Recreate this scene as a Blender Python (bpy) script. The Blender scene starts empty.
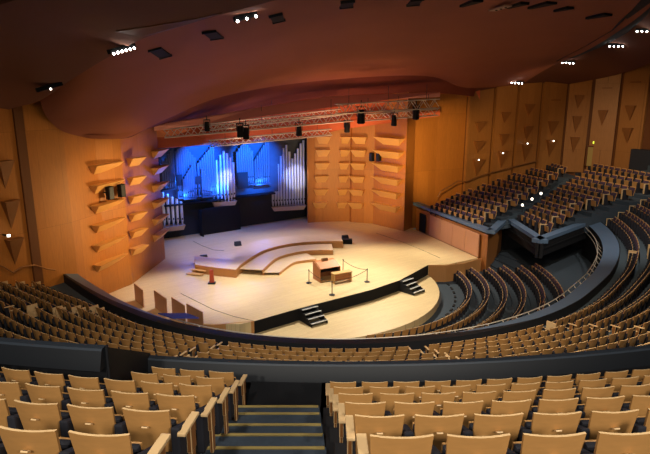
import bpy, math, random
from mathutils import Vector
random.seed(4)
scene = bpy.context.scene
COL = scene.collection
PI = math.pi
# ---------------------------------------------------------------- survey: photo pixel -> place
F = 560.0; TH = math.radians(13.45); H = 13.0
def ray(u, v):
    a = (u-325)/F; b = -(v-227)/F
    return Vector((a, math.cos(TH)+b*math.sin(TH), -math.sin(TH)+b*math.cos(TH)))
def at(u, v, z):
    d = ray(u, v); return d*((z-H)/d.z) + Vector((0, 0, H))
def aty(u, v, y):
    d = ray(u, v); return d*(y/d.y) + Vector((0, 0, H))
def proj(p):
    z = p[2]-H; dp = p[1]*math.cos(TH)-z*math.sin(TH); up = p[1]*math.sin(TH)+z*math.cos(TH)
    return (325+F*p[0]/dp, 227-F*up/dp, dp) if dp > .1 else (-999, -999, dp)
CX, CY = 0.4, 39.8                                   # centre of the hall's arcs
def pol(a, r, z=0.0):
    a = math.radians(a); return Vector((CX+r*math.sin(a), CY-r*math.cos(a), z))
def lerp(a, b, t): return a+(b-a)*t
def table(tab, x):
    if x <= tab[0][0]: return tab[0][1]
    for (x0, y0), (x1, y1) in zip(tab, tab[1:]):
        if x <= x1: return lerp(y0, y1, (x-x0)/(x1-x0))
    return tab[-1][1]
# ---------------------------------------------------------------- materials
def srgb(*c):
    return tuple(((x/255)/12.92 if x/255 <= .04045 else ((x/255+.055)/1.055)**2.4) for x in c)+(1,)
def mat(name, col, rough=.6, metal=0.0, noise=0.0, scale=6.0, stretch=(1, 1, 1), emit=None, estr=0.0, spec=.4, dark=None, bump=0.0):
    m = bpy.data.materials.new(name); m.use_nodes = True
    nt = m.node_tree; b = nt.nodes['Principled BSDF']
    b.inputs['Base Color'].default_value = col; b.inputs['Roughness'].default_value = rough
    b.inputs['Metallic'].default_value = metal; b.inputs['Specular IOR Level'].default_value = spec
    if noise > 0:
        tc = nt.nodes.new('ShaderNodeTexCoord'); mp = nt.nodes.new('ShaderNodeMapping'); mp.inputs['Scale'].default_value = stretch
        n = nt.nodes.new('ShaderNodeTexNoise'); n.inputs['Scale'].default_value = scale; n.inputs['Detail'].default_value = 4
        r = nt.nodes.new('ShaderNodeMix'); r.data_type = 'RGBA'
        d = dark or tuple(c*(1-noise) for c in col[:3])+(1,)
        l = tuple(min(1, c*(1+noise*.6)) for c in col[:3])+(1,)
        r.inputs['A'].default_value = d; r.inputs['B'].default_value = l
        nt.links.new(tc.outputs['Object'], mp.inputs['Vector']); nt.links.new(mp.outputs['Vector'], n.inputs['Vector'])
        nt.links.new(n.outputs['Fac'], r.inputs['Factor']); nt.links.new(r.outputs['Result'], b.inputs['Base Color'])
        if bump:
            bp = nt.nodes.new('ShaderNodeBump'); bp.inputs['Strength'].default_value = bump
            nt.links.new(n.outputs['Fac'], bp.inputs['Height']); nt.links.new(bp.outputs['Normal'], b.inputs['Normal'])
    if emit:
        b.inputs['Emission Color'].default_value = emit; b.inputs['Emission Strength'].default_value = estr
    return m
def plank_mat(name, c1, c2, rot, w=1.6, h=.14):
    m = bpy.data.materials.new(name); m.use_nodes = True
    nt = m.node_tree; b = nt.nodes['Principled BSDF']; b.inputs['Roughness'].default_value = .42
    tc = nt.nodes.new('ShaderNodeTexCoord'); mp = nt.nodes.new('ShaderNodeMapping'); mp.inputs['Rotation'].default_value = (0, 0, rot)
    br = nt.nodes.new('ShaderNodeTexBrick'); br.inputs['Color1'].default_value = c1; br.inputs['Color2'].default_value = c2
    br.inputs['Mortar'].default_value = tuple(x*.72 for x in c2[:3])+(1,); br.inputs['Scale'].default_value = 1
    br.inputs['Mortar Size'].default_value = .004; br.inputs['Brick Width'].default_value = w; br.inputs['Row Height'].default_value = h
    nt.links.new(tc.outputs['Object'], mp.inputs['Vector']); nt.links.new(mp.outputs['Vector'], br.inputs['Vector'])
    nt.links.new(br.outputs['Color'], b.inputs['Base Color'])
    return m
def panel_mat(name, c1, c2, w, h):
    """veneer boards: tall sheets of slightly different tone with vertical grain"""
    m = bpy.data.materials.new(name); m.use_nodes = True
    nt = m.node_tree; b = nt.nodes['Principled BSDF']; b.inputs['Roughness'].default_value = .5
    tc = nt.nodes.new('ShaderNodeTexCoord'); sp = nt.nodes.new('ShaderNodeSeparateXYZ'); ad = nt.nodes.new('ShaderNodeMath'); ad.operation = 'ADD'
    cb = nt.nodes.new('ShaderNodeCombineXYZ')
    nt.links.new(tc.outputs['Object'], sp.inputs['Vector']); nt.links.new(sp.outputs['X'], ad.inputs[0]); nt.links.new(sp.outputs['Y'], ad.inputs[1])
    nt.links.new(ad.outputs[0], cb.inputs['X']); nt.links.new(sp.outputs['Z'], cb.inputs['Y'])
    br = nt.nodes.new('ShaderNodeTexBrick'); br.inputs['Color1'].default_value = c1; br.inputs['Color2'].default_value = c2
    br.inputs['Mortar'].default_value = tuple(x*.6 for x in c2[:3])+(1,); br.inputs['Scale'].default_value = 1
    br.inputs['Mortar Size'].default_value = .008; br.inputs['Brick Width'].default_value = w; br.inputs['Row Height'].default_value = h; br.offset = .37
    n = nt.nodes.new('ShaderNodeTexNoise'); n.inputs['Scale'].default_value = 3; mp = nt.nodes.new('ShaderNodeMapping'); mp.inputs['Scale'].default_value = (6, 6, .5)
    mx = nt.nodes.new('ShaderNodeMix'); mx.data_type = 'RGBA'; mx.blend_type = 'MULTIPLY'; mx.inputs['Factor'].default_value = .35
    nt.links.new(tc.outputs['Object'], mp.inputs['Vector']); nt.links.new(mp.outputs['Vector'], n.inputs['Vector'])
    nt.links.new(cb.outputs[0], br.inputs['Vector']); nt.links.new(br.outputs['Color'], mx.inputs['A']); nt.links.new(n.outputs['Fac'], mx.inputs['B'])
    nt.links.new(mx.outputs['Result'], b.inputs['Base Color'])
    return m
M = {}
M['seat_wood'] = mat('seat_wood', srgb(194, 142, 82), .42, noise=.14, scale=5, stretch=(1, 6, 6))
M['seat_edge'] = mat('seat_edge', srgb(222, 186, 136), .4)  # paler wood; on backrest tops it is caught light put into the colour
M['seat_black'] = mat('seat_black', srgb(34, 34, 42), .8, noise=.2, scale=30)
M['seat_plum'] = mat('seat_plum', srgb(74, 56, 72), .9, noise=.2, scale=30)
M['ink'] = mat('ink', srgb(70, 55, 40), .6)
M['slate'] = mat('slate', srgb(22, 26, 32), .55, noise=.12, scale=3)
M['slate_light'] = mat('slate_light', srgb(96, 119, 146), .5, noise=.1, scale=2)
M['slate_mid'] = mat('slate_mid', srgb(52, 60, 70), .5, noise=.1, scale=2)
M['black'] = mat('black', srgb(22, 23, 27), .7)
M['matt_black'] = mat('matt_black', srgb(14, 14, 16), .9)
M['carpet'] = mat('carpet', srgb(70, 82, 92), .95, noise=.25, scale=14)
M['carpet_dark'] = mat('carpet_dark', srgb(60, 70, 80), .95, noise=.25, scale=14)
M['tread'] = mat('tread', srgb(66, 77, 90), .9, noise=.3, scale=10)
M['nosing'] = mat('nosing', srgb(176, 154, 92), .6)
M['stage_wood'] = plank_mat('stage_wood', srgb(226, 200, 150), srgb(218, 190, 140), math.radians(-35))
M['riser_wood'] = plank_mat('riser_wood', srgb(228, 200, 158), srgb(222, 194, 150), math.radians(40))
M['edge_wood'] = mat('edge_wood', srgb(196, 140, 84), .5, noise=.12, scale=3, stretch=(4, 4, .6))
M['wall_wood'] = panel_mat('wall_wood', srgb(200, 128, 54), srgb(186, 116, 46), 1.9, 5.5)
M['fin_wood'] = mat('fin_wood', srgb(226, 172, 100), .5, noise=.1, scale=3, stretch=(1, 1, 5))  # paler than the wall: light on the lower faces put into the colour
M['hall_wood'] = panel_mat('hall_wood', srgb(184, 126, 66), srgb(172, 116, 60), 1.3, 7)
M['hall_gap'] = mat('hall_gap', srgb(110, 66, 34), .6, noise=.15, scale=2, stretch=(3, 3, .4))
M['wedge_wood'] = mat('wedge_wood', srgb(140, 90, 46), .5, noise=.12, scale=4)  # darkened: the wedges' shadow side is put into the colour
M['box_wood'] = mat('box_wood', srgb(206, 150, 108), .5, noise=.1, scale=2, stretch=(3, 3, .4))
M['box_dark_wood'] = mat('box_dark_wood', srgb(176, 112, 56), .5, noise=.15, scale=2, stretch=(3, 3, .4))
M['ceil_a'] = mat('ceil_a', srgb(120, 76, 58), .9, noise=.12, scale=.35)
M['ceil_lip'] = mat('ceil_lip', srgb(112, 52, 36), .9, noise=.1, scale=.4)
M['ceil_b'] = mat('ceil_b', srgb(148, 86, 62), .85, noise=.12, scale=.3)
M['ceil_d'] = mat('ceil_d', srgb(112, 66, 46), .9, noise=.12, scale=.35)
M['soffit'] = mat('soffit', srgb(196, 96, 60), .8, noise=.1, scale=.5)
M['soffit_pale'] = mat('soffit_pale', srgb(226, 160, 140), .8)
M['steel'] = mat('steel', srgb(206, 196, 180), .5, metal=.3)
M['dark_metal'] = mat('dark_metal', srgb(52, 54, 58), .45, metal=.5)
M['brass'] = mat('brass', srgb(150, 104, 66), .4, metal=.4)
M['pipe'] = mat('pipe', srgb(206, 210, 222), .34, metal=.55)
M['pipe_dark'] = mat('pipe_dark', srgb(96, 104, 116), .45, metal=.2)
M['organ_case'] = mat('organ_case', srgb(196, 170, 150), .6)
M['organ_back'] = mat('organ_back', srgb(86, 92, 104), .8, noise=.45, scale=1.1)
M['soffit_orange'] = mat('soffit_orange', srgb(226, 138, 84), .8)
M['stage_wall'] = mat('stage_wall', srgb(44, 46, 54), .85, noise=.1, scale=1)
M['console_wood'] = mat('console_wood', srgb(188, 122, 74), .45, noise=.15, scale=4, stretch=(1, 1, 4))
M['bench_wood'] = mat('bench_wood', srgb(214, 170, 110), .45, noise=.1, scale=4)
M['red'] = mat('red', srgb(196, 84, 60), .5)
M['white'] = mat('white', srgb(225, 225, 222), .5)
M['perf'] = mat('perf', srgb(190, 160, 140), .6)
M['lamp'] = mat('lamp', srgb(255, 252, 245), .4, emit=(1, .97, .92, 1), estr=30)
M['lamp_small'] = mat('lamp_small', srgb(255, 240, 215), .4, emit=(1, .9, .75, 1), estr=6)
M['exit'] = mat('exit', srgb(190, 220, 60), .5, emit=(.62, .75, .05, 1), estr=1.6)
M['door'] = mat('door', srgb(176, 150, 84), .6)
M['desk_blue_lit'] = mat('desk_blue_lit', srgb(58, 70, 150), .5)  # desk tinted with the blue light that falls on it
# ---------------------------------------------------------------- mesh helpers
class MB:
    def __init__(s): s.v = []; s.f = []; s.mi = []
    def add(s, vs, fs, mi=0):
        o = len(s.v); s.v += [tuple(p) for p in vs]; s.f += [tuple(i+o for i in f) for f in fs]; s.mi += [mi]*len(fs)
    def box(s, c, d, mi=0, rz=0.0, rx=0.0):
        x, y, z = (k/2 for k in d); vs = []
        for sx, sy, sz in ((-1,-1,-1),(1,-1,-1),(1,1,-1),(-1,1,-1),(-1,-1,1),(1,-1,1),(1,1,1),(-1,1,1)):
            px, py, pz = sx*x, sy*y, sz*z
            py, pz = py*math.cos(rx)-pz*math.sin(rx), py*math.sin(rx)+pz*math.cos(rx)
            px, py = px*math.cos(rz)-py*math.sin(rz), px*math.sin(rz)+py*math.cos(rz)
            vs.append((c[0]+px, c[1]+py, c[2]+pz))
        s.add(vs, ((0,3,2,1),(4,5,6,7),(0,1,5,4),(1,2,6,5),(2,3,7,6),(3,0,4,7)), mi)
    def hexa(s, lo, hi, mi=0):
        """prism between two equal-length rings"""
        n = len(lo); fs = [tuple(range(n-1, -1, -1)), tuple(range(n, 2*n))]
        fs += [(i, (i+1) % n, n+(i+1) % n, n+i) for i in range(n)]
        s.add(list(lo)+list(hi), fs, mi)
    def prism(s, poly, z0, z1, mi=0):
        a = sum(p[0]*q[1]-q[0]*p[1] for p, q in zip(poly, list(poly[1:])+[poly[0]]))
        if a < 0: poly = list(poly)[::-1]
        s.hexa([(p[0], p[1], z0) for p in poly], [(p[0], p[1], z1) for p in poly], mi)
    def tube(s, a, b, r, n=8, r2=None, mi=0):
        a = Vector(a); b = Vector(b); d = (b-a).normalized(); r2 = r if r2 is None else r2
        p = d.cross(Vector((0, 0, 1)) if abs(d.z) < .9 else Vector((1, 0, 0))).normalized(); q = d.cross(p)
        ring = lambda c, rr: [c+p*rr*math.cos(t*2*PI/n)-q*rr*math.sin(t*2*PI/n) for t in range(n)]
        s.hexa(ring(a, r), ring(b, r2), mi)
    def path(s, pts, r, n=6, mi=0):
        for a, b in zip(pts, pts[1:]): s.tube(a, b, r, n, mi=mi)
    def strip(s, rails, mi=0):
        """quad sheet between consecutive rails (lists of points)"""
        n = len(rails[0]); vs = [p for r in rails for p in r]; fs = []
        for k in range(len(rails)-1):
            for i in range(n-1): fs.append((k*n+i, k*n+i+1, (k+1)*n+i+1, (k+1)*n+i))
        s.add(vs, fs, mi)
    def ringsolid(s, section_rails, mi=0, mis=None):
        """closed solid swept: rails listed round the section"""
        n = len(section_rails[0]); k = len(section_rails); vs = [p for r in section_rails for p in r]
        o = len(s.v); s.v += [tuple(p) for p in vs]
        for j in range(k):
            for i in range(n-1):
                a, b = j, (j+1) % k
                s.f.append((o+a*n+i, o+a*n+i+1, o+b*n+i+1, o+b*n+i)); s.mi.append(mis[j] if mis else mi)
        s.f.append(tuple(o+j*n for j in range(k))); s.mi.append(mi)
        s.f.append(tuple(o+j*n+n-1 for j in range(k-1, -1, -1))); s.mi.append(mi)
    def mesh(s, name, mats, smooth=False, bevel=0.0):
        me = bpy.data.meshes.new(name); me.from_pydata(s.v, [], s.f)
        for m in (mats if isinstance(mats, (list, tuple)) else [mats]): me.materials.append(M[m])
        me.polygons.foreach_set('material_index', s.mi)
        import bmesh
        bm = bmesh.new(); bm.from_mesh(me)
        bmesh.ops.recalc_face_normals(bm, faces=bm.faces)
        if bevel: bmesh.ops.bevel(bm, geom=list(bm.edges), offset=bevel, segments=2, affect='EDGES', profile=.6)
        bm.to_mesh(me); bm.free()
        if smooth:
            me.polygons.foreach_set('use_smooth', [True]*len(me.polygons))
            me.set_sharp_from_angle(angle=math.radians(35))
        me.update(); return me
    def build(s, name, mats, parent=None, smooth=False, bevel=0.0):
        o = bpy.data.objects.new(name, s.mesh(name, mats, smooth, bevel)); COL.objects.link(o)
        if parent: o.parent = parent
        return o
def tag(o, label, cat, group=None, kind=None):
    if label: o['label'] = label
    if cat: o['category'] = cat
    if group: o['group'] = group
    if kind: o['kind'] = kind
    return o
def thing(name, label, cat, loc=(0, 0, 0), rz=0.0, group=None):
    o = bpy.data.objects.new(name, None); COL.objects.link(o); o.location = loc; o.rotation_euler = (0, 0, rz); o.empty_display_size = .2
    return tag(o, label, cat, group)
def struct(name, mb, mats, label=None, smooth=False, parent=None):
    o = mb.build(name, mats, parent, smooth)
    if not parent: o['kind'] = 'structure'
    if label: o['label'] = label
    return o
def copy_tree(o, parent=None):
    c = o.copy(); COL.objects.link(c); c.parent = parent
    for ch in list(o.children): copy_tree(ch, c)
    return c
def ordinal(n):
    return f"{n}{'th' if 10 <= n % 100 <= 20 else {1:'st',2:'nd',3:'rd'}.get(n % 10,'th')}"
def word(n):
    W = ['zeroth','first','second','third','fourth','fifth','sixth','seventh','eighth','ninth','tenth','eleventh','twelfth']
    return W[n] if n < len(W) else ordinal(n)
# ================================================================ SETTING
# ---- stage floors
def A2(*p): return [at(u, v, z) for u, v, z in p]
WL = [(-12.9, 43.4), (-13.5, 37.2), (-14.4, 35.3), (-15.1, 32.6), (-15.9, 31.2), (-17.4, 28.6), (-19.5, 24.5), (-22, 20)]   # left wall, plan
WR = [(7.6, 52.6), (8.7, 54.6), (11.1, 55.9), (18.4, 58.9), (26.2, 62.2), (30.2, 61.6), (33.6, 55.5), (34.6, 46), (34, 36), (31, 26), (27, 17)]
step = [at(u, v, 0) for u, v in ((254,321),(300,308),(345,296.5),(372,289.5),(400,280),(428,265))]
mb = MB()
poly = [(p.x, p.y) for p in step]+[(9.6, 41.8), (12.4, 43.6), (8.6, 54.0), (7.6, 52.6), (4.8, 55.9), (2.6, 56.9), (-1.5, 56.9), (-2.2, 60), (-13.5, 52), (-15.2, 49), (-13, 43.4), (-13.6, 37.2), (-14.5, 35.3), (-13.2, 32.8), (-9.5, 30.3), (-4.9, 30.2)]
mb.prism(poly, -1.0, 0.0); struct('floor_stage', mb, 'stage_wood', 'pale plank concert stage')
mb = MB(); poly = []
for k in range(0, 41):
    a = math.radians(lerp(-75, 108, k/40)); poly.append((-1.55+9.85*math.sin(a), 39.4-9.85*math.cos(a)))
poly += [(8.0, 42.4), (4, 39), (0, 36), (-6, 32.4)]
mb.prism(poly, -1.5, -.8); struct('floor_forestage', mb, 'stage_wood', 'lower pale forestage with a round edge')
# black step face in front of the upper stage
mb = MB(); ln = [Vector((p.x, p.y, 0)) for p in step]
def off2(pts, d):
    out = []
    for i, p in enumerate(pts):
        a = pts[max(0, i-1)]; b = pts[min(len(pts)-1, i+1)]; t = (b-a); n = Vector((t.y, -t.x, 0)).normalized(); out.append(p+n*d)
    return out
o1 = off2(ln, .03)
mb.ringsolid([[p+Vector((0, 0, -.79)) for p in ln], [p+Vector((0, 0, -.79)) for p in o1], [p+Vector((0, 0, -.015)) for p in o1], [p+Vector((0, 0, -.015)) for p in ln]])
struct('trim_1', mb, 'matt_black', 'black step face below the upper stage')
# curved wooden fascia at the stage's right and left ends
mb = MB(); e = [Vector((8.06, 41.62, 0)), Vector((9.4, 41.6, 0)), Vector((11, 42.2, 0)), Vector((12.6, 43.5, 0))]
o1 = off2(e, .06); mb.ringsolid([[p+Vector((0, 0, -1.5)) for p in e], [p+Vector((0, 0, -1.5)) for p in o1], [p+Vector((0, 0, .01)) for p in o1], [p+Vector((0, 0, .01)) for p in e]])
struct('trim_2', mb, 'edge_wood', 'curved wooden stage edge below the boxes')
mb = MB(); e = [Vector((-9.5, 30.25, 0)), Vector((-6.5, 30.1, 0)), step[0]+Vector((.0, .0, 0))]
o1 = off2(e, .06); mb.ringsolid([[p+Vector((0, 0, -1.5)) for p in e], [p+Vector((0, 0, -1.5)) for p in o1], [p+Vector((0, 0, .01)) for p in o1], [p+Vector((0, 0, .01)) for p in e]])
struct('trim_3', mb, 'edge_wood', 'wooden stage edge behind the parapet')
# ---- orchestra floor (terraced towards the rail)
ORCH_R = [10.25+1.18*k for k in range(6)]
def orch_z(k): return -1.35+.12*k
A_SET = [lerp(-75, 118, k/96) for k in range(97)]
mb = MB(); rails = [[pol(a, 8.2, -1.35) for a in A_SET]]
for k in range(6):
    r = ORCH_R[k]+.35
    rails += [[pol(a, r, orch_z(k)) for a in A_SET], [pol(a, r, orch_z(k+1)) for a in A_SET]]
rails.append([pol(a, 24.5, orch_z(6)) for a in A_SET]); mb.strip(rails)
struct('floor_orchestra', mb, 'carpet_dark', 'grey carpeted floor of the lower seating')
# ---- the tier
R_OUT = [(-72, 18.6), (-64, 18.0), (-54, 17.35), (-40, 17.2), (-25, 17.5), (0, 17.7), (38, 17.8), (57, 18.0), (73, 19.1), (86, 20.6), (100, 22.7), (107, 24.0), (111, 24.7)]
def smooth_tab(tab):
    def f(a): return sum(table(tab, a+d) for d in (-5, -2.5, 0, 2.5, 5))/5
    return f
r_out = smooth_tab(R_OUT)
def sc(a): return table([(45, 1.0), (75, 1.2)], a)
def tier_r(a, j): return r_out(a)+1.05+.95*sc(a)*j+table([(-66, 1.3), (-55, .7), (-45, .1), (-38, -.05), (-30, 0)], a)
def tier_z(a, j): return 2.0+.30*j*table([(40, 1.0), (80, 1.5)], a)
mb = MB(); TA = [lerp(-71, 116, k/121) for k in range(122)]
rails = [[pol(a, r_out(a)-.4, 2.0) for a in TA]]
for j in range(13):
    rails += [[pol(a, tier_r(a, j)+.12, tier_z(a, j)) for a in TA], [pol(a, tier_r(a, j)+.12, tier_z(a, j+1)) for a in TA]]
rails = rails[:23]                       # terraces 0..10 all the way round
mb.strip(rails)
TB = [a for a in TA if a > 52]
rails = [[pol(a, tier_r(a, 10)+.12, tier_z(a, 11)) for a in TB]]
for j in range(11, 13):
    rails += [[pol(a, tier_r(a, j)+.12, tier_z(a, j)) for a in TB], [pol(a, tier_r(a, j)+.12, tier_z(a, j+1)) for a in TB]]
mb.strip(rails)
struct('floor_tier', mb, 'carpet', 'grey carpeted steps of the middle tier')
# tier parapet: slate cap sloping to the stage, black faces
def capw(a): return table([(40, 1.0), (70, 1.15), (110, 1.3)], a)
TP = [lerp(-71, 107.6, k/120) for k in range(121)]
mb = MB()
def capb(a): return table([(14, .62), (34, .14)], a if a > 0 else -a*.5)
mb.ringsolid([[pol(a, r_out(a)-.08, 1.95) for a in TP], [pol(a, r_out(a)-.08, 2.52) for a in TP], [pol(a, r_out(a)-capb(a), 2.50) for a in TP],
              [pol(a, r_out(a)-capw(a), 2.27) for a in TP], [pol(a, r_out(a)-capw(a), 1.95) for a in TP],
              [pol(a, r_out(a)-capw(a)+.25, -1.0) for a in TP], [pol(a, r_out(a)-.10, -1.0) for a in TP]], 1, [1, 1, 0, 1, 1, 1, 1])
struct('wall_tier_parapet', mb, ['slate_light', 'black'], 'long curved parapet of the middle tier with a slate cap', smooth=True)
# ---- balcony parapet
def p2ring(a0, a1, r, z, zf, name, label, hgt=.36):
    AA = [lerp(a0, a1, k/48) for k in range(49)]; mb = MB()
    mb.ringsolid([[pol(a, r+.22, z-hgt) for a in AA], [pol(a, r+.12, z-.03) for a in AA], [pol(a, r+.09, z) for a in AA], [pol(a, r-.05, z) for a in AA],
                  [pol(a, r-.10, z-.3) for a in AA], [pol(a, r-.10, 4.5) for a in AA], [pol(a, r+.02, 4.5) for a in AA], [pol(a, r+.02, z-hgt) for a in AA]], 0, [0, 2, 2, 0, 1, 1, 1, 1])
    return struct(name, mb, ['slate', 'black', 'slate_mid'], label, smooth=True)
p2ring(-8.2, 34, 29.3, 7.64, 7.3, 'wall_balcony_parapet', 'slate parapet in front of the balcony seats')
p2ring(-30, -7.25, 31.62, 8.98, 8.29, 'wall_balcony_parapet_upper', 'higher slate parapet in front of the left balcony seats', .34)
mb = MB()
R4 = ((-8.32, 29.2, 7.66), (-8.05, 29.2, 7.66), (-7.18, 31.62, 8.97), (-7.42, 31.62, 8.97))
mb.hexa([pol(a, r, 4.5) for a, r, z in R4], [pol(a, r, z) for a, r, z in R4]); struct('wall_balcony_return', mb, 'black', 'black sloping side wall joining the two balcony parapets')
# balcony terraces (stepped), left and right of the stair
def row_r(i): return 31.06+1.05*i
def row_floor(i): return 7.30+.496*i
def ex_right(y): return .17-.045*(y-3)       # right edge of the stair aisle
def ex_left(y): return -1.18-.05*(y-3)       # left edge
def bow(a, r): d = r*math.sin(math.radians(a)); return r-(.24-.06*(r-31.06)/1.05)-.008*d*d if a < -1 else r
mb = MB()
for i in range(8):
    for side in (0, 1):
        if side == 0 and i < 2: a0 = -7.4
        elif side == 0: a0 = -30
        else: a0 = 0
        rr0, rr1 = row_r(i)-.86, row_r(i)+.19
        if i == 0: rr0 = 29.3
        if side == 0 and i == 2: rr0 = 31.5
        y = CY-row_r(i)
        if side == 0: a1 = math.degrees(math.asin((ex_left(y)-.34-CX)/row_r(i)))
        else: a0 = math.degrees(math.asin((ex_right(y)-CX)/row_r(i))); a1 = 30
        AA = [lerp(a0, a1, k/24) for k in range(25)]; z1 = row_floor(i)
        bw = bow if side == 0 else (lambda a, r: r)
        lo0 = 31.76 if side == 0 and i > 1 else 29.4
        mb.ringsolid([[pol(a, max(lo0, bw(a, rr0)), z1) for a in AA], [pol(a, bw(a, rr1), z1) for a in AA], [pol(a, bw(a, rr1), z1-.9) for a in AA], [pol(a, max(lo0, bw(a, rr0)), z1-.9) for a in AA]])
struct('floor_balcony', mb, 'black', 'dark carpeted steps under the balcony seats')
# aisle stair with pale nosings
st = MB(); NOS = []
ST = [(9.03, 7.54), (8.43, 7.77), (7.75, 8.0), (7.13, 8.24), (6.48, 8.48), (5.85, 8.71), (5.2, 8.95), (4.6, 9.2), (4.0, 9.42), (3.3, 9.66), (2.6, 9.95), (1.9, 10.3), (1.2, 10.7)]
for k, (y, z) in enumerate(ST):
    y2 = ST[k+1][0] if k+1 < len(ST) else .2
    st.prism([(ex_left(y)-.32, y), (ex_right(y), y), (ex_right(y2), y2), (ex_left(y2)-.32, y2)], z-.6, z)
    NOS.append((y, z))
stair = struct('floor_stair', st, 'tread', 'carpeted balcony aisle stair with pale nosings')
st2 = MB(); st2.prism([(-1.5, 10.5), (.05, 10.5), (.02, 9.03), (-1.46, 9.03)], 6.9, 7.3); struct('floor_landing', st2, 'black')
for y, z in NOS:
    nb = MB(); nb.box(((ex_left(y)-.32+ex_right(y))/2, y-.03, z+.004), (ex_right(y)-ex_left(y)+.28, .055, .02)); nb.build('nosing', 'nosing', stair)
# ---- box (raised seating on the right of the stage)
BA, BB = Vector((8.7, 54.4, 0)), Vector((12.8, 42.9, 0)); BE, BG, BJ = Vector((15.6, 48.1, 0)), Vector((15.8, 39.8, 0)), Vector((22.0, 45.6, 0))
N1 = Vector((.941, .338, 0)); D1 = Vector((.338, -.941, 0))
BZ = 2.5
def wallx(): return
mb = MB()
front = [BA, BB, BE, BG, BJ]
# slate rim
for a, b in zip(front, front[1:]):
    t = (b-a).normalized(); n = Vector((-t.y, t.x, 0)); e = t*.0
    if n.dot(Vector((20, 50, 0))-a) < 0: n = -n
    lo = [a-e, b+e, b+n*.62, a+n*.62]; 
    mb.prism([(p.x, p.y) for p in lo], BZ-.28, BZ)
struct('trim_4', mb, 'slate_light', 'slate rim along the front of the box seating')
# cut of the terraces is hidden: keep only inside hall by building explicit polygons instead
mb = MB()
def seg_int(p, d, a, b):
    e = b-a; den = d.x*e.y-d.y*e.x
    if abs(den) < 1e-9: return None
    t = ((a.x-p.x)*e.y-(a.y-p.y)*e.x)/den; s = ((a.x-p.x)*d.y-(a.y-p.y)*d.x)/den
    return (t, s)
WRV = [Vector((x, y, 0)) for x, y in WR]
def wall_hit(p, d):
    best = None
    for a, b in zip(WRV, WRV[1:]):
        r = seg_int(p, d, a, b)
        if r and -1e-6 <= r[1] <= 1+1e-6 and r[0] > 0.01 and (best is None or r[0] < best): best = r[0]
    return best
AI0 = Vector((15.6, 48.1, 0))
N1PX = [(486, 217.5), (498, 211), (509, 204.5), (520, 198.5), (530, 192.5), (540, 186.5), (550, 179.5), (559.5, 173), (568, 167)]
F1PX = [(436, 202), (446, 197.5), (456, 192.5), (468, 188), (482, 183), (497, 178), (513, 172), (531, 167), (552, 162.5)]
N2PX = [(563, 227), (581, 219.5), (594, 213.5), (607, 208), (620, 202.5), (634, 196), (648, 189.5), (662, 182.5), (676, 177.5)]
F2PX = [(525, 211), (533, 205), (541, 199), (549, 193), (557, 187), (566, 181.5), (575, 175.5), (584, 169.5), (594, 163)]
def box_rows(near, far, z0, dz, s):
    out = []
    for k, (n, f) in enumerate(zip(near, far)):
        z = z0+dz*k; n, f = at(*n, z), at(*f, z)
        if s > 1.35:
            t = (f-n).normalized()
            for _ in range(80):
                edge = 39.8+(n.x-15.8)*.935 if n.x < 22 else 45.0+(n.x-22)*.36
                if n.y > edge+.45: break
                n = n+t*.06
        out.append((k, n, f, z-.85*s))
    return out
S1, S2 = 1.3, 1.42
W1ROWS = box_rows(N1PX, F1PX, 3.1, .34, S1); W2ROWS = box_rows(N2PX, F2PX, 3.2, .33, S2)
def row_floor_quads(mb, rows, dep, e0, e1):
    L = []
    for k, n, f, z in rows:
        t = Vector((f.x-n.x, f.y-n.y, 0)).normalized(); w = Vector((-t.y, t.x, 0)); w = w if w.x < 0 else -w      # w points to the stage
        L.append((n+w*dep-t*e0, f+w*dep+t*e1, n-w*.25-t*e0, f-w*.25+t*e1))
    for k, (r, q) in enumerate(zip(rows, L)):
        nx = L[k+1] if k+1 < len(L) else (q[2]+Vector((1.2, .3, 0)), q[3]+Vector((1.2, .3, 0)))
        if k == 0: q = (q[0].lerp(q[2], .45), q[1].lerp(q[3], .45))
        mb.prism([(q[0].x, q[0].y), (nx[0].x, nx[0].y), (nx[1].x, nx[1].y), (q[1].x, q[1].y)], 1.66, r[3])
row_floor_quads(mb, W1ROWS, .95, .15, .5); row_floor_quads(mb, W2ROWS, 1.0, .25, 1.5)
struct('floor_box', mb, 'carpet_dark', 'stepped grey floor of the box seating')
# aisle steps of the box seating
def wood_panel(name, a, b, z0, z1, th, matn, parent=None, label=None):
    a = Vector((a[0], a[1], 0)); b = Vector((b[0], b[1], 0)); t = (b-a).normalized(); n = Vector((t.y, -t.x, 0))
    m_ = MB(); m_.prism([(p.x, p.y) for p in (a, b, b+n*th, a+n*th)], z0, z1)
    return struct(name, m_, matn, label, parent=parent)
# box walls: base behind boards, side, underside
mb = MB(); 
i1 = BA+N1*.35; i2 = BB+N1*.35
mb.prism([(BA.x+.25, BA.y-.6), (BB.x+.12, BB.y+.1), (BE.x, BE.y-.2), (BE.x+2, BE.y+8), (11, 55.4), (9.4, 54.8)], -1.6, 2.06)
wallbox = struct('wall_box', mb, 'box_dark_wood', 'wooden wall under the box seating')
for k in range(4):
    s0 = .20+.18*k; a = BB-D1*(.9+k*1.95); b = BB-D1*(.9+(k+1)*1.95-.03)
    pb = MB(); n = -N1
    a_ = a+n*.02; b_ = b+n*.02
    pb.prism([(p.x, p.y) for p in (a_, b_, b_+n*.08, a_+n*.08)], .02, 1.95); pb.build('board', 'box_wood', wallbox)
dr = MB(); a = BB-D1*9.5; b = BB-D1*10.7; n = -N1; dr.prism([(p.x, p.y) for p in (a, b, b+n*.05, a+n*.05)], .0, 1.75); struct('door_1', dr, 'matt_black', 'dark doorway in the box wall beside the stage')
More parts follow.
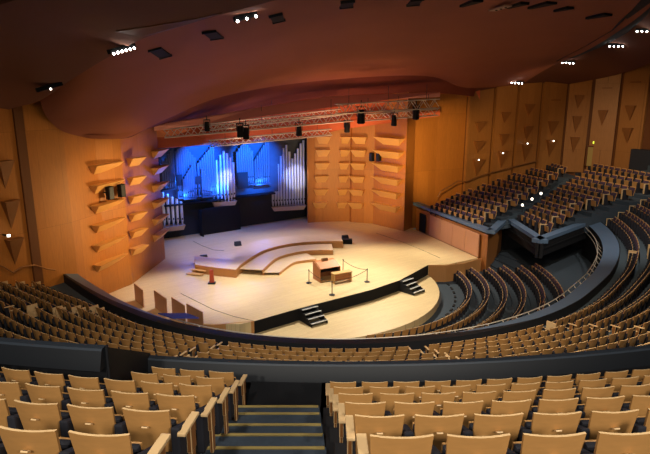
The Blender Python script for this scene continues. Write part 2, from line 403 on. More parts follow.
mb = MB(); mb.prism([(13.4, 45.6), (17.0, 51.5), (24.5, 51.5), (25.2, 46.5), (25.5, 52.3), (16.6, 52.3), (12.9, 46.0)], -1.6, 1.75); struct('wall_under_box', mb, 'black')
# dark underside & fascia of second wedge
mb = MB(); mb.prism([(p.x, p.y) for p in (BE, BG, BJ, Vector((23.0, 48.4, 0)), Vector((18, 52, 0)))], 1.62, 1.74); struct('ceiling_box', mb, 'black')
for a, b in ((BE, BG), (BG, BJ)):
    t = (b-a).normalized(); n = Vector((-t.y, t.x, 0)); n = n if n.dot(Vector((20, 46, 0))-a) > 0 else -n
    m_ = MB(); m_.prism([(p.x, p.y) for p in (a+n*.06, b+n*.06, b+n*.3, a+n*.3)], 1.1, 2.24); struct('wall_box_fascia', m_, 'black')
# ---- left wall
mb = MB()
def wl_top(i): return [9.6, 10.6, 11.2, 11.8, 12.0, 12.6, 13.5, 14][i]
ztop = 13.6
for i in range(len(WL)-1):
    a = Vector((*WL[i], 0)); b = Vector((*WL[i+1], 0)); t = (b-a).normalized(); n = Vector((-t.y, t.x, 0)); n = n if n.x < 0 else -n
    mb.prism([(p.x, p.y) for p in (a, b, b+n*.5, a+n*.5)], -1.5, ztop)
a = Vector((-12.9, 43.4, 0)); mb.prism([(-12.9, 43.4), (-13.4, 43.3), (-15.6, 49.6), (-15.0, 49.9)], -1.0, 10)
wall_left = struct('wall_left', mb, 'wall_wood', 'orange wooden left wall')
# ---- organ recess walls
mb = MB()
mb.prism([(-15.6, 49.5), (-15.2, 49.4), (-2.0, 59.2), (-1.4, 56.7), (-1.0, 56.7), (-1.0, 60.5), (-16, 50.5)], -.5, 11.5)
struct('wall_organ', mb, 'stage_wall', 'dark wall behind the stage')
mb = MB(); mb.prism([(-1.78, 56.2), (-1.02, 56.45), (-1.02, 58.6), (-1.95, 58.6)], 0, 9.3); struct('trim_5', mb, 'box_dark_wood', 'tall wooden edge right of the organ')
# ---- right stage wall
mb = MB()
plan = [(-1.0, 56.55), (2.55, 56.9), (2.72, 56.55), (4.9, 55.85), (7.6, 52.6), (8.7, 54.6), (11.1, 55.9), (14.2, 57.15)]
mb.prism([(p[0], p[1]) for p in plan]+[(14.2, 58.2), (9, 58.2), (2, 58.2), (-1.5, 57.4)], -.2, 14.5)
wall_stage_right = struct('wall_stage_right', mb, 'wall_wood', 'orange wooden wall right of the organ')
# ---- right hall wall with panels
mb = MB()
for a, b in zip(WRV[3:], WRV[4:]):
    t = (b-a).normalized(); n = Vector((-t.y, t.x, 0)); n = n if n.dot(Vector((10, 40, 0))-a) < 0 else -n
    mb.prism([(p.x, p.y) for p in (a, b, b+n*.5, a+n*.5)], -1.5, 18)
mb.prism([(14.1, 57.1), (18.4, 58.9), (18.2, 59.4), (14, 57.7)], -1.5, 18)
wall_right = struct('wall_right', mb, 'hall_gap', 'brown wooden right wall of the hall')
def on_wall(u, v=125):
    d = ray(u, v); h = Vector((d.x, d.y, 0)).normalized(); t = wall_hit(Vector((0, 0, 0)), h)
    return h*t
PANELS = [(466, 490), (492, 513), (515, 536.5), (539, 561.5), (565, 587), (592, 616), (621, 645)]
TRI = [[(122,133),(141,153),(159,176)],[(112,123),(134,146),(151,168)],[(104,116),(126,140),(144,162)],[(None),(121,136),(140,157)],[(95,109),(116,133),(137,153)],[None,(110,126),None],[(105.5,121),(128,144),None]]
SLOT = {3: 100, 5: 88, 6: 82}
tri_mb = []
for i, (u0, u1) in enumerate(PANELS):
    a = on_wall(u0); b = on_wall(u1); t = (b-a).normalized(); n = Vector((t.y, -t.x, 0))
    if n.dot(Vector((5, 40, 0))-a) < 0: n = -n
    zb = [3.2, 4.0, 4.8, 5.5, 6.0, 6.1, 5.7][i]
    pb = MB(); pb.prism([(p.x, p.y) for p in (a+n*.05, b+n*.05, b+n*.30, a+n*.42)], zb-1.5, 17)
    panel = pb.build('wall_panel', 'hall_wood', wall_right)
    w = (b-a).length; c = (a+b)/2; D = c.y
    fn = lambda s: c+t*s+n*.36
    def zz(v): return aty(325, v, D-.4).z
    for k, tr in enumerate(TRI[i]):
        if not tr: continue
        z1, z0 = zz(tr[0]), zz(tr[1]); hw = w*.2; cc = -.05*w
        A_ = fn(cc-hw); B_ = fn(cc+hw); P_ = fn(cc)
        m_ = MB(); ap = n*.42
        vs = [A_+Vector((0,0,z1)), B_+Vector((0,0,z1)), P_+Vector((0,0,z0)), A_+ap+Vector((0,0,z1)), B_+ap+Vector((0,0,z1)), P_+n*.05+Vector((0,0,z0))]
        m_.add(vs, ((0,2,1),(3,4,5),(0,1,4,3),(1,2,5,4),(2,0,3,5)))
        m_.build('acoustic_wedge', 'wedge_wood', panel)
    if i in SLOT:
        z = zz(SLOT[i]); m_ = MB(); p = c+n*.36; ang = math.atan2(t.y, t.x)
        m_.box((p.x, p.y, z), (w*.4, .3, .12), rz=ang); m_.build('acoustic_wedge', 'wedge_wood', panel)
# triangles on the left wall
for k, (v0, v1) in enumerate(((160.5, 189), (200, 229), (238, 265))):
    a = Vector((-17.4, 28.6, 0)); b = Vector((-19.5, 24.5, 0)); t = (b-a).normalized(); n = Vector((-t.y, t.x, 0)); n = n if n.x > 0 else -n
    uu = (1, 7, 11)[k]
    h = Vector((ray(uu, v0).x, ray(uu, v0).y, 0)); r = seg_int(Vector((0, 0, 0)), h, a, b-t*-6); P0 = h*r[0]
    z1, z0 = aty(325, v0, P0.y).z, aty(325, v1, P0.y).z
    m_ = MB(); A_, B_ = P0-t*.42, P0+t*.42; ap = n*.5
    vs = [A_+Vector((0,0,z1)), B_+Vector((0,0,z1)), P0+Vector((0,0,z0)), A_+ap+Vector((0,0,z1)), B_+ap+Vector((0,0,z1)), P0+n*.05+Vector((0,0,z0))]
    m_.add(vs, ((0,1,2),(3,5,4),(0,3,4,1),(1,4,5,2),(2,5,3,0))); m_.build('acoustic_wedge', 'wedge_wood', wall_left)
# darker pilaster strip on the left wall
def rp0(u, v, a, b):
    h = Vector((ray(u, v).x, ray(u, v).y, 0)); r = seg_int(Vector((0, 0, 0)), h, Vector((*a, 0)), Vector((*b, 0))); return h*r[0]
a, b = rp0(22, 190, WL[4], WL[5]), rp0(31, 190, WL[4], WL[5]); n = Vector((.87, -.5, 0))
m_ = MB(); m_.prism([(p.x, p.y) for p in (a, b, b+n*.14, a+n*.14)], 2.4, 12.6); m_.build('pilaster', 'hall_gap', wall_left)
# acoustic shelves (fins): inverted wedges
def fin(parent, a, b, z1, z0, dep, n, inset=.2):
    """a,b plan ends on the wall; top at z1, bottom at z0"""
    a = Vector((a[0], a[1], 0)); b = Vector((b[0], b[1], 0)); t = (b-a)
    m_ = MB(); Z = lambda z: Vector((0, 0, z))
    vs = [a+Z(z1), b+Z(z1), b-t*inset+Z(z0), a+t*inset+Z(z0), a+n*dep+Z(z1), b+n*dep+Z(z1), b-t*inset+n*.04+Z(z0), a+t*inset+n*.04+Z(z0)]
    m_.add(vs, ((0,1,2,3),(7,6,5,4),(0,4,5,1),(1,5,6,2),(2,6,7,3),(3,7,4,0)))
    m_.build('acoustic_shelf', 'fin_wood', parent)
def rayplan(u, v, a, b):
    h = Vector((ray(u, v).x, ray(u, v).y, 0)); r = seg_int(Vector((0, 0, 0)), h, Vector((a[0], a[1], 0)), Vector((b[0], b[1], 0))); return h*r[0]
PW = [((-1.5, 56.55), (2.55, 56.9)), ((2.72, 56.55), (4.9, 55.85)), ((4.9, 55.85), (7.6, 52.6))]
def norm_out(a, b):
    t = (Vector((b[0]-a[0], b[1]-a[1], 0))).normalized(); n = Vector((t.y, -t.x, 0))
    return n if n.dot(Vector((0, 38, 0))-Vector((a[0], a[1], 0))) > 0 else -n
FV = (136.5, 149.5, 162.5, 175.5, 188.5, 201.5)
for (u0, u1, w) in ((316, 330.5, 0), (340, 350, 0), (353, 368, 1), (378.5, 405, 2)):
    a, b = PW[w]; n = norm_out(a, b)
    for v in FV:
        sh = (v-136)*-.055
        p, q = rayplan(u0+sh, v, a, b), rayplan(u1+sh, v, a, b)
        z1 = aty(325, v, p.y).z; fin(wall_stage_right, p, q, z1, z1-.72, .75, n)
# left wall shelves: three columns
def leftcol(u0, u1, vs, a, b, dep, du=0, dv=0):
    n = norm_out(a, b)
    for k, (v0, v1) in enumerate(vs):
        p, q = rayplan(u0+du*k, v0, a, b), rayplan(u1+du*k, v1, a, b)
        z1 = (aty(325, v0, p.y).z+aty(325, v1, q.y).z)/2; fin(wall_left, p, q, z1, z1-.58, dep+.15, n, .15)
leftcol(88, 116, [(167, 160), (186, 179), (205, 199), (224, 218), (243, 237), (262, 256)], WL[2], WL[3], .5, .8)
leftcol(126, 140, [(160, 155), (178, 175), (196, 194), (213, 212), (230, 228), (247, 245)], WL[1], WL[2], .45, .6)
leftcol(151, 162, [(151, 149), (167, 166), (184, 183), (201, 199), (217, 216), (233, 231)], WL[0], WL[1], .45, .2)
# ================================================================ CEILING
def sheet(name, rows, matn, label, thick=.25, smooth=True):
    mb = MB(); rails = [[aty(*p) for p in r] for r in rows]
    # resample each rail with a smooth spline for soft curves
    def spl(pts, m):
        out = []; n = len(pts)
        for i in range(n-1):
            p0, p1, p2, p3 = pts[max(0, i-1)], pts[i], pts[i+1], pts[min(n-1, i+2)]
            for k in range(m):
                t = k/m; out.append(.5*((2*p1)+(p2-p0)*t+(2*p0-5*p1+4*p2-p3)*t*t+(3*p1-p0-3*p2+p3)*t*t*t))
        out.append(pts[-1]); return out
    rails = [spl(r, 6) for r in rails]; cols = [spl(list(c), 5) for c in zip(*rails)]; rails = [list(r) for r in zip(*cols)]
    up = [[p+Vector((0, 0, thick)) for p in r] for r in rails]
    n = len(rails[0]); R = len(rails)
    mb.strip(rails); mb.strip(up)
    mb.strip([rails[0], up[0]]); mb.strip([rails[-1], up[-1]]); mb.strip([[r[0] for r in rails], [r[0] for r in up]]); mb.strip([[r[-1] for r in rails], [r[-1] for r in up]])
    return struct(name, mb, matn, label, smooth=smooth)
# rear-left ceiling (A), from high over the balcony to the seam
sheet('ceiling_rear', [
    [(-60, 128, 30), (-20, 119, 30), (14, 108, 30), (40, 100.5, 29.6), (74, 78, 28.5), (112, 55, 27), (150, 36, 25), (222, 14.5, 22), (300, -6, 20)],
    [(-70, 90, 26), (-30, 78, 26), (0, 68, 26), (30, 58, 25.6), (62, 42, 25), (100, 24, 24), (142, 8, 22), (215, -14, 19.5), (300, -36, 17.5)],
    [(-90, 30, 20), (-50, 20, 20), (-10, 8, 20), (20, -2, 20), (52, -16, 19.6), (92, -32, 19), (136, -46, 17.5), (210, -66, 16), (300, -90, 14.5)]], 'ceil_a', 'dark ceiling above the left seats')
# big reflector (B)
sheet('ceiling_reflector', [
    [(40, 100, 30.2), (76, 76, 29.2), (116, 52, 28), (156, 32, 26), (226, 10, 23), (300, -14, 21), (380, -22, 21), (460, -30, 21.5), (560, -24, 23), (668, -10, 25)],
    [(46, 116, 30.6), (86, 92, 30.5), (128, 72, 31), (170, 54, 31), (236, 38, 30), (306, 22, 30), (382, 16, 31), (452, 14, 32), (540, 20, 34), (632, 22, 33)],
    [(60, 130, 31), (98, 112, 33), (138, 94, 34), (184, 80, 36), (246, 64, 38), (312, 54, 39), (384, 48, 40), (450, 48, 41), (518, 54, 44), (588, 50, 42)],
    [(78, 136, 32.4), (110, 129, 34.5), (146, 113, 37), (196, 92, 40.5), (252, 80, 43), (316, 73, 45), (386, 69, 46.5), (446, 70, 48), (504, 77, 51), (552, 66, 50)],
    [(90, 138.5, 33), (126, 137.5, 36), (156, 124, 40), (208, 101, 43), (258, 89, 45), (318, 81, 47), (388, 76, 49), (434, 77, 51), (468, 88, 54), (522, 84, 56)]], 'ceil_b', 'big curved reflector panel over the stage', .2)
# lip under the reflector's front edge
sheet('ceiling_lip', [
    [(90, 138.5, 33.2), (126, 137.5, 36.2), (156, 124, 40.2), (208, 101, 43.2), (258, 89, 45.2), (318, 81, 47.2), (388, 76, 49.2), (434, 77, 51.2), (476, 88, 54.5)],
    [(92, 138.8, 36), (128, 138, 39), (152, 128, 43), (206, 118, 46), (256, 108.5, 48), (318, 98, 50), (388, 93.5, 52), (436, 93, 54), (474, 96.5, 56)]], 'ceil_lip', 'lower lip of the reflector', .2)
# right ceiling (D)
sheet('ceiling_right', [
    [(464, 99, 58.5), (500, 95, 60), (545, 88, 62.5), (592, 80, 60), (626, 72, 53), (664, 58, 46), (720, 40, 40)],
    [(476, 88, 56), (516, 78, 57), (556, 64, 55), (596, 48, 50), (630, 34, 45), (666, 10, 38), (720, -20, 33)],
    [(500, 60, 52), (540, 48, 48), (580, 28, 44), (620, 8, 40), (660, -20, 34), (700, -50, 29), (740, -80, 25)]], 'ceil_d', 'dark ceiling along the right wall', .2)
# soffit boards above the organ
def quad(name, pts, matn, label=None, th=.15):
    mb = MB(); lo = [aty(*p) for p in pts]; hi = [p+Vector((0, .1, th)) for p in lo]; mb.hexa(lo, hi); return struct(name, mb, matn, label)
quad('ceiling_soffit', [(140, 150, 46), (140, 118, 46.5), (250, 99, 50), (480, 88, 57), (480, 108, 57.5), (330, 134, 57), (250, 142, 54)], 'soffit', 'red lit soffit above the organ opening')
quad('ceiling_board', [(154, 126, 42.6), (154, 131, 42.9), (200, 124.5, 44), (260, 113.5, 46.2), (330, 102.5, 48.6), (440, 97, 51.4), (440, 93, 51.2), (330, 97, 48.4), (255, 109, 46), (200, 119, 43.8)], 'soffit_pale', 'pale pink board under the reflector lip', .08)
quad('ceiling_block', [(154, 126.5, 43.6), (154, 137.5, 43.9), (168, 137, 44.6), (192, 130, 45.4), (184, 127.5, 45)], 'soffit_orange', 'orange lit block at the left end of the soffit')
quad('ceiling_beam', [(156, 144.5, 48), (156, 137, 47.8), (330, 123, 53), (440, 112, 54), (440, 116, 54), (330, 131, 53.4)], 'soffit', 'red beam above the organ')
mb = MB(); mb.box((2, 24, 20.5), (110, 90, .4)); struct('ceiling_slab', mb, 'ceil_d', 'dark roof slab above the ceiling panels')
# ================================================================ LIGHTS
def spot(name, loc, target, energy, col, size=60, blend=.6, rad=.3):
    l = bpy.data.lights.new(name, 'SPOT'); l.energy = energy; l.color = col; l.spot_size = math.radians(size); l.spot_blend = blend; l.shadow_soft_size = rad
    o = bpy.data.objects.new(name, l); COL.objects.link(o); o.location = loc
    o.rotation_euler = (Vector(target)-Vector(loc)).to_track_quat('-Z', 'Y').to_euler(); return o
def point(name, loc, energy, col, rad=.3):
    l = bpy.data.lights.new(name, 'POINT'); l.energy = energy; l.color = col; l.shadow_soft_size = rad
    o = bpy.data.objects.new(name, l); COL.objects.link(o); o.location = loc; return o
WARM = (1, .80, .56); WHITE = (1, .93, .82); COOL = (.80, .84, 1); BLUE = (.02, .16, 1)
# balcony house lights in the ceiling above and behind the camera
spot('house_light', (-5, -6, 17), (-3.5, 6.5, 8.5), 3600, WHITE, 80, .9, .5)
spot('house_light', (6, -6, 17), (4, 6.5, 8.5), 4600, WHITE, 80, .9, .5)
spot('house_light', (-3, 2.5, 17.5), (-3, 6.5, 8), 1500, WHITE, 95, .8, .5)
spot('house_light', (5, 2.5, 17.5), (5, 6.5, 8), 1500, WHITE, 95, .8, .5)
# tier
spot('house_light', (8, 16, 16.5), (12, 24, 3), 8000, WARM, 85, .9, .5)
spot('house_light', (-8, 15, 14.5), (-11, 24, 3), 1300, WARM, 85, .9, .5)
spot('house_light', (0, 14, 16), (1, 21, 3), 3900, WHITE, 90, .9, .5)
spot('house_light', (20, 32, 15.6), (23, 42, 3), 5200, WHITE, 80, .9, .5)
spot('house_light', (24, 44, 15), (29, 54, 6), 3600, WARM, 75, .9, .4)
spot('house_light', (13, 38, 15), (14, 42, 2), 2200, WHITE, 60, .9, .4)  # unseen lamp added to brighten the box rims, boards and lower seats
# stage
spot('stage_wash', (-1, 39, 13.4), (0, 36, 0), 8600, (1, .94, .80), 75, .7, .4)
spot('stage_wash', (4.5, 46, 11.0), (5, 41, 0), 6500, (1, .90, .70), 80, .8, .4)
spot('stage_wash', (-7, 45, 9.4), (-8, 46.5, 0), 2800, (.62, .60, 1), 75, .7, .4)
spot('stage_wash', (-2, 50, 8.8), (-2, 48, 0), 1600, (.9, .84, 1), 85, .7, .4)
spot('stage_wash', (-8, 38, 10.5), (-9, 36, 0), 3600, (.96, .92, 1), 60, .7, .4)
spot('stage_wash', (1, 44, 9.3), (11.5, 46, 1), 3200, (1, .86, .7), 42, .8, .4)  # added to light the wooden boards under the box, no fixture there
# warm wash over the wooden walls beside the stage
spot('wall_wash', (-4.5, 36, 4.5), (-14.2, 36.5, 6), 2700, (1, .66, .28), 75, .8, .4)  # low lamp added for light bounced up from the stage floor
spot('wall_wash', (-5, 35, 11), (-14.2, 35.5, 5), 2200, (1, .64, .26), 60, .8, .4)
spot('wall_wash', (2, 45, 9.4), (4, 56, 5), 2000, (1, .68, .28), 70, .8, .4)
spot('wall_wash', (2, 43, 3.2), (4, 56, 6), 3800, (1, .68, .28), 70, .8, .4)  # also added low, as stage bounce onto the right shelves
spot('wall_wash', (8, 44, 9.4), (11.5, 56, 7), 5000, (1, .66, .26), 55, .8, .4)  # extra unseen lamp added to brighten the wall past the wide shelves
spot('wall_wash', (-7, 22, 12), (-17, 28, 7), 850, (1, .66, .28), 70, .9, .5)
spot('wall_wash', (16, 44, 13), (24, 60, 9), 2300, (1, .60, .26), 75, .9, .5)
spot('soffit_fill', (-7, 46, 7), (-5, 49, 12), 700, (1, .62, .45), 110, .9, .6)  # added fill lamps standing in for bounced light on the soffit
spot('soffit_fill', (2, 46, 6), (2, 50, 13), 1400, (1, .5, .3), 120, .9, .6)
# organ blues, from unseen lamps in mid-air below the truss and among the pipes
for x, y, z, e in ((-12.6, 49.6, 4.0, 260), (-9.9, 51.6, 4.2, 260), (-6.3, 54.3, 4.4, 300), (-14.3, 49.9, 7.0, 110), (-13.2, 50.2, 5.2, 150)):
    point('organ_blue', (x, y, z), e, BLUE, .25)
spot('organ_blue', (-8, 46, 8.3), (-12, 52.5, 6), 18000, (.005, .13, 1), 50, .6, .3)
spot('organ_blue', (-4, 48, 8.3), (-7.4, 56, 6), 18000, (.005, .16, 1), 46, .6, .3)
spot('organ_spot', (-4, 46, 8.5), (-9.5, 52.6, 5.2), 6000, (.95, .93, 1), 10, .5, .2)
spot('organ_spot', (-1, 47, 8.5), (-3.0, 57.2, 4.6), 7000, (.90, .84, 1), 14, .5, .2)
spot('organ_spot', (-6, 43, 8.5), (-14, 49.6, 2.8), 1800, (.95, .9, 1), 12, .5, .2)
w = bpy.data.worlds.new('hall_air'); scene.world = w; w.use_nodes = True
w.node_tree.nodes['Background'].inputs['Color'].default_value = (1, .82, .66, 1); w.node_tree.nodes['Background'].inputs['Strength'].default_value = .06
# ================================================================ CAMERA
cam = bpy.data.cameras.new('camera'); cam.sensor_width = 36; cam.lens = F/650*36; cam.clip_end = 300
co = bpy.data.objects.new('camera', cam); COL.objects.link(co); co.location = (0, 0, H); co.rotation_euler = (PI/2-TH, 0, 0); scene.camera = co
scene.view_settings.view_transform = 'Standard'; scene.view_settings.look = 'None'; scene.view_settings.gamma = 1; scene.view_settings.exposure = 0.0
scene.cycles.use_denoising = True
scene.cycles.max_bounces = 5; scene.cycles.diffuse_bounces = 3
#SEATS#
# ================================================================ SEATS
def curved_back():
    mb = MB(); nx = 6; fr = []; bk = []
    for (z, hw) in ((.36, .205), (.62, .214), (.85, .226)):
        y0 = .095*(.85-z)/.5; f, b = [], []
        for k in range(nx+1):
            t = -1+2*k/nx; yy = y0+.035*t*t
            b.append((hw*t, yy, z)); f.append((hw*t, yy+.024, z))
        fr.append(f); bk.append(b)
    mb.strip(bk); mb.strip(fr); mb.strip([bk[-1], fr[-1]], 1); mb.strip([bk[0], fr[0]])
    mb.strip([[r[0] for r in bk], [r[0] for r in fr]]); mb.strip([[r[-1] for r in bk], [r[-1] for r in fr]])
    return mb
def seat_proto(name, end=None, plate=False):
    t = thing(name, None, None)
    curved_back().build('backrest', ['seat_wood', 'seat_edge'], t, smooth=True)
    m = MB(); m.box((0, .115, .60), (.38, .06, .38), rx=.19); m.build('back_cushion', 'seat_plum', t, bevel=.02)
    m = MB(); m.box((0, .31, .44), (.40, .022, .36), rx=.14); m.build('seat_pan', 'seat_wood', t, bevel=.008)
    m = MB(); m.box((0, .265, .44), (.40, .07, .36), rx=.14); m.build('seat_cushion', 'seat_black', t, bevel=.025)
    m = MB(); m.hexa([(.2285, .02, .11), (.3205, .02, .11), (.3205, .42, .11), (.2285, .42, .11)], [(.2285, .02, .69), (.3205, .02, .69), (.3205, .42, .52), (.2285, .42, .52)]); m.build('armrest', 'seat_black', t, bevel=.025)
    if plate:
        m = MB(); m.box((.0, .0, .69), (.055, .04, .012), rx=-.5); m.box((.0, -.003, .698), (.028, .02, .004), 1, rx=-.5); m.build('number_plate', ['seat_edge', 'ink'], t)
    if end:
        x = .262*end if end < 0 else .345
        m = MB(); m.box((x, .20, .62), (.08, .42, .035), rx=-.06); m.box((x, .25, .46), (.05, .14, .30), 1); m.box((x, .25, .16), (.04, .10, .32), 1); m.build('end_panel', ['seat_edge', 'wedge_wood'], t, bevel=.008)
    return t
PROTO = {}
SEATS = []         # (pos, rz, scale, block, row, idx, end, near)
def add_seat(p, rz, s, block, row, idx, end=0, near=False): SEATS.append((Vector(p), rz, s, block, row, idx, end, near))
# balcony rows
PITCH = .55
for i in range(7):
    r = row_r(i); y = CY-r; z = row_floor(i)
    a0 = math.asin((ex_right(y)+.40-CX)/r); k = 0
    while True:
        a = math.degrees(a0+k*PITCH/r)
        p = pol(a, r, z); u, v, d = proj((p.x, p.y, z+.85))
        if u > 720 or k > 40: break
        add_seat(p, math.radians(a), 1.0, 'balcony_r', i, k, -1 if k == 0 else 0, True); k += 1
    a0 = math.asin((ex_left(y)-.42-CX)/r); k = 0
    while True:
        a = math.degrees(a0-k*PITCH/r)
        p = pol(a, bow(a, r), z); u, v, d = proj((p.x, p.y, z+.85))
        if u < -70 or k > 40 or (i < 2 and a < -6.45): break
        q = pol(a+.2, bow(a+.2, r))-pol(a-.2, bow(a-.2, r))
        add_seat(p, math.atan2(q.y, q.x), 1.0, 'balcony_l', i, k, 1 if k == 0 else 0, True); k += 1
# middle tier: blocks between radial aisles
BLOCKS = [('tier_ll', -63, -41.3), ('tier_l', -38.7, -15.8), ('tier_c', -13.2, 10.2), ('tier_cr', 12.8, 31.2), ('tier_r', 33.8, 76.5), ('tier_rr', 79.5, 118)]
def inside_hall(p):
    if p.x < 0:
        for a, b in zip(WL, WL[1:]):
            if min(a[1], b[1]) <= p.y <= max(a[1], b[1]):
                t = (p.y-a[1])/(b[1]-a[1]); return p.x > lerp(a[0], b[0], t)+.55
        return True
    if p.y > 45.0+.36*(p.x-22)+.1 and p.x > 20: return False
    h = Vector((p.x-10, p.y-35, 0)); d = h.length; t = wall_hit(Vector((10, 35, 0)), h/d)
    return t is None or d < t-.8
for blk, a0, a1 in BLOCKS:
    for j in range(13):
        s = sc((a0+a1)/2); a = a0; k = 0; row = []
        while a < a1:
            sa = sc(a); r = tier_r(a, j); p = pol(a, r, tier_z(a, j))
            t = (pol(a+.5, tier_r(a+.5, j))-pol(a-.5, tier_r(a-.5, j))).normalized(); rz = math.atan2(t.y, t.x)
            lim = 28.4 if a > -9.6 else 30.6
            okk = (r < lim or a > 46) and inside_hall(p)
            if okk: row.append((p, rz, sa))
            a += math.degrees(PITCH*sa/r)/max(.6, math.cos(abs(rz-math.radians(a))))
        n = len(row)
        from_right = blk in ('tier_l', 'tier_ll')
        for q, (p, rz, sa) in enumerate(row):
            k = n-1-q if from_right else q
            add_seat(p, rz, sa, blk, j, k, -1 if q == 0 else (1 if q == n-1 else 0))
# lower seats round the forestage
for j in range(6):
    for b, (a0, a1) in enumerate(((12, 66.5), (70, 104-1.5*j))):
        a = a0+.6; k = 0
        while a < a1:
            r = ORCH_R[j]; p = pol(a, r, orch_z(j)+.02); add_seat(p, math.radians(a), 1.0, 'lower', j, k, 0); a += math.degrees(.56/r); k += 1
# box seats
for blk, rows, s, pit in (('box1', W1ROWS, S1, .73), ('box2', W2ROWS, S2, .80)):
    for j, n_, f_, z in rows:
        d = Vector((f_.x-n_.x, f_.y-n_.y, 0)); L = d.length; t = d/L; cnt = max(2, int(L/pit)); w = Vector((-t.y, t.x, 0)); w = w if w.x < 0 else -w
        rz = math.atan2(-w.x, w.y)
        for k in range(cnt):
            p = Vector((n_.x, n_.y, z))+t*((k+.5)*L/cnt); add_seat(p, rz, s, blk, j, k, (1 if k == 0 else 0))
def hidden(P):
    O = Vector((0, 0, H)); d = P-O
    for k in range(20, 300):
        t = k/303; q = O+d*t; dx, dy = q.x-CX, q.y-CY; r = math.hypot(dx, dy); a = math.degrees(math.atan2(dx, -dy))
        if 29.1 < r < 29.7 and a > -7.6 and q.z < 7.64: return True
        if 31.4 < r < 32.0 and a < -7.6 and q.z < 8.95: return True
        if -72 < a < 108 and P.z < 2.4:
            ro = r_out(a)
            if ro-.9 < r < ro and q.z < 2.35: return True
    return False
cand = []
for sct in SEATS:
    p, rz, s = sct[:3]; top = p+Vector((0, 0, .85*s)); u, v, d = proj(top)
    if d < .6 or u < -60 or u > 720 or v > 520: continue
    inn = (-60 < u < 690 and v < 500) if sct[7] else (-14 < u < 664 and v < 452)
    vis = inn and not hidden(top)
    cand.append((d, vis, sct))
vis = sorted([c for c in cand if c[1]], key=lambda c: c[0])
solo = vis[:300]; solo_ids = {id(c[2]) for c in solo}
print('SEATS total', len(SEATS), 'in reach', len(cand), 'visible', len(vis))
GROUPS = {'balcony_r': 'balcony seats', 'balcony_l': 'balcony seats'}
WHERE = {'tier_ll': 'block beside the wooden left wall', 'tier_l': 'block between the two left aisles', 'tier_c': 'block facing the stage',
         'tier_cr': 'block right of the stage-facing block', 'tier_r': 'long curving block', 'tier_rr': 'block beside the boxes',
         'box1': 'box beside the stage', 'box2': 'box above the lower seats', 'lower': 'lower floor'}
for d, _, (p, rz, s, blk, row, idx, end, near) in solo:
    key = (end, near)
    if key not in PROTO:
        o = PROTO[key] = seat_proto('theatre_seat', end or None, near)
    else: o = copy_tree(PROTO[key])
    o.location = p; o.rotation_euler = (0, 0, rz); o.scale = (s, s, s)
    if blk.startswith('balcony'):
        side = 'right' if blk.endswith('r') else 'left'
        lab = f"wooden balcony seat, {word(idx+1)} from the stair on its {side}, {word(row+1)} row behind the parapet"
    elif blk == 'lower': lab = f"slim seat on the lower floor, {word(row+1)} row from the forestage, {word(idx+1)} along"
    elif blk.startswith('box'): lab = f"plum box seat, {word(idx+1)} from the aisle, {word(row+1)} row, {WHERE[blk]}"
    else: lab = f"wooden tier seat, {word(idx+1)} from its aisle, {word(row+1)} row up, {WHERE[blk]}"
    tag(o, lab, 'seat', 'balcony seats' if near else 'middle tier seats')
# the rest of the seats, beyond three hundred
mb = MB()
def simple_seat(mb, p, rz, s, end):
    c, sn = math.cos(rz), math.sin(rz)
    def T(vs): return [(p.x+s*(x*c-y*sn), p.y+s*(x*sn+y*c), p.z+s*z) for x, y, z in vs]
    def bx(x0, x1, y0, y1, z0, z1, sh, mi, wt=0):
        vs = [(x0, y0+sh, z0), (x1, y0+sh, z0), (x1, y1+sh, z0), (x0, y1+sh, z0), (x0-wt, y0, z1), (x1+wt, y0, z1), (x1+wt, y1, z1), (x0-wt, y1, z1)]
        mb.add(T(vs), ((0,3,2,1),(0,1,5,4),(1,2,6,5),(2,3,7,6),(3,0,4,7)), mi); mb.add(T(vs[4:]), ((0,1,2,3),), 1 if mi == 0 else mi)
    bx(-.205, .205, 0, .026, .34, .85, .13, 0, .02)
    bx(-.19, .19, .03, .085, .40, .80, .12, 2)
    bx(-.20, .20, .29, .315, .32, .66, -.05, 0)
    bx(-.20, .20, .22, .285, .32, .66, -.05, 3)
    bx(.225, .325, .06, .45, .0, .64, 0, 3)
    if end: x = -.29 if end < 0 else .34; bx(x-.035, x+.035, .02, .50, .05, .67, 0, 1)
for d, v_, sct in cand:
    if id(sct) in solo_ids: continue
    simple_seat(mb, sct[0], sct[1], sct[2], sct[6])
o = mb.build('theatre_seats_far', ['seat_wood', 'seat_edge', 'seat_plum', 'seat_black'])
tag(o, 'remaining rows of plum and wood seats in the boxes, far tier and lower floor', 'seats', kind='stuff')
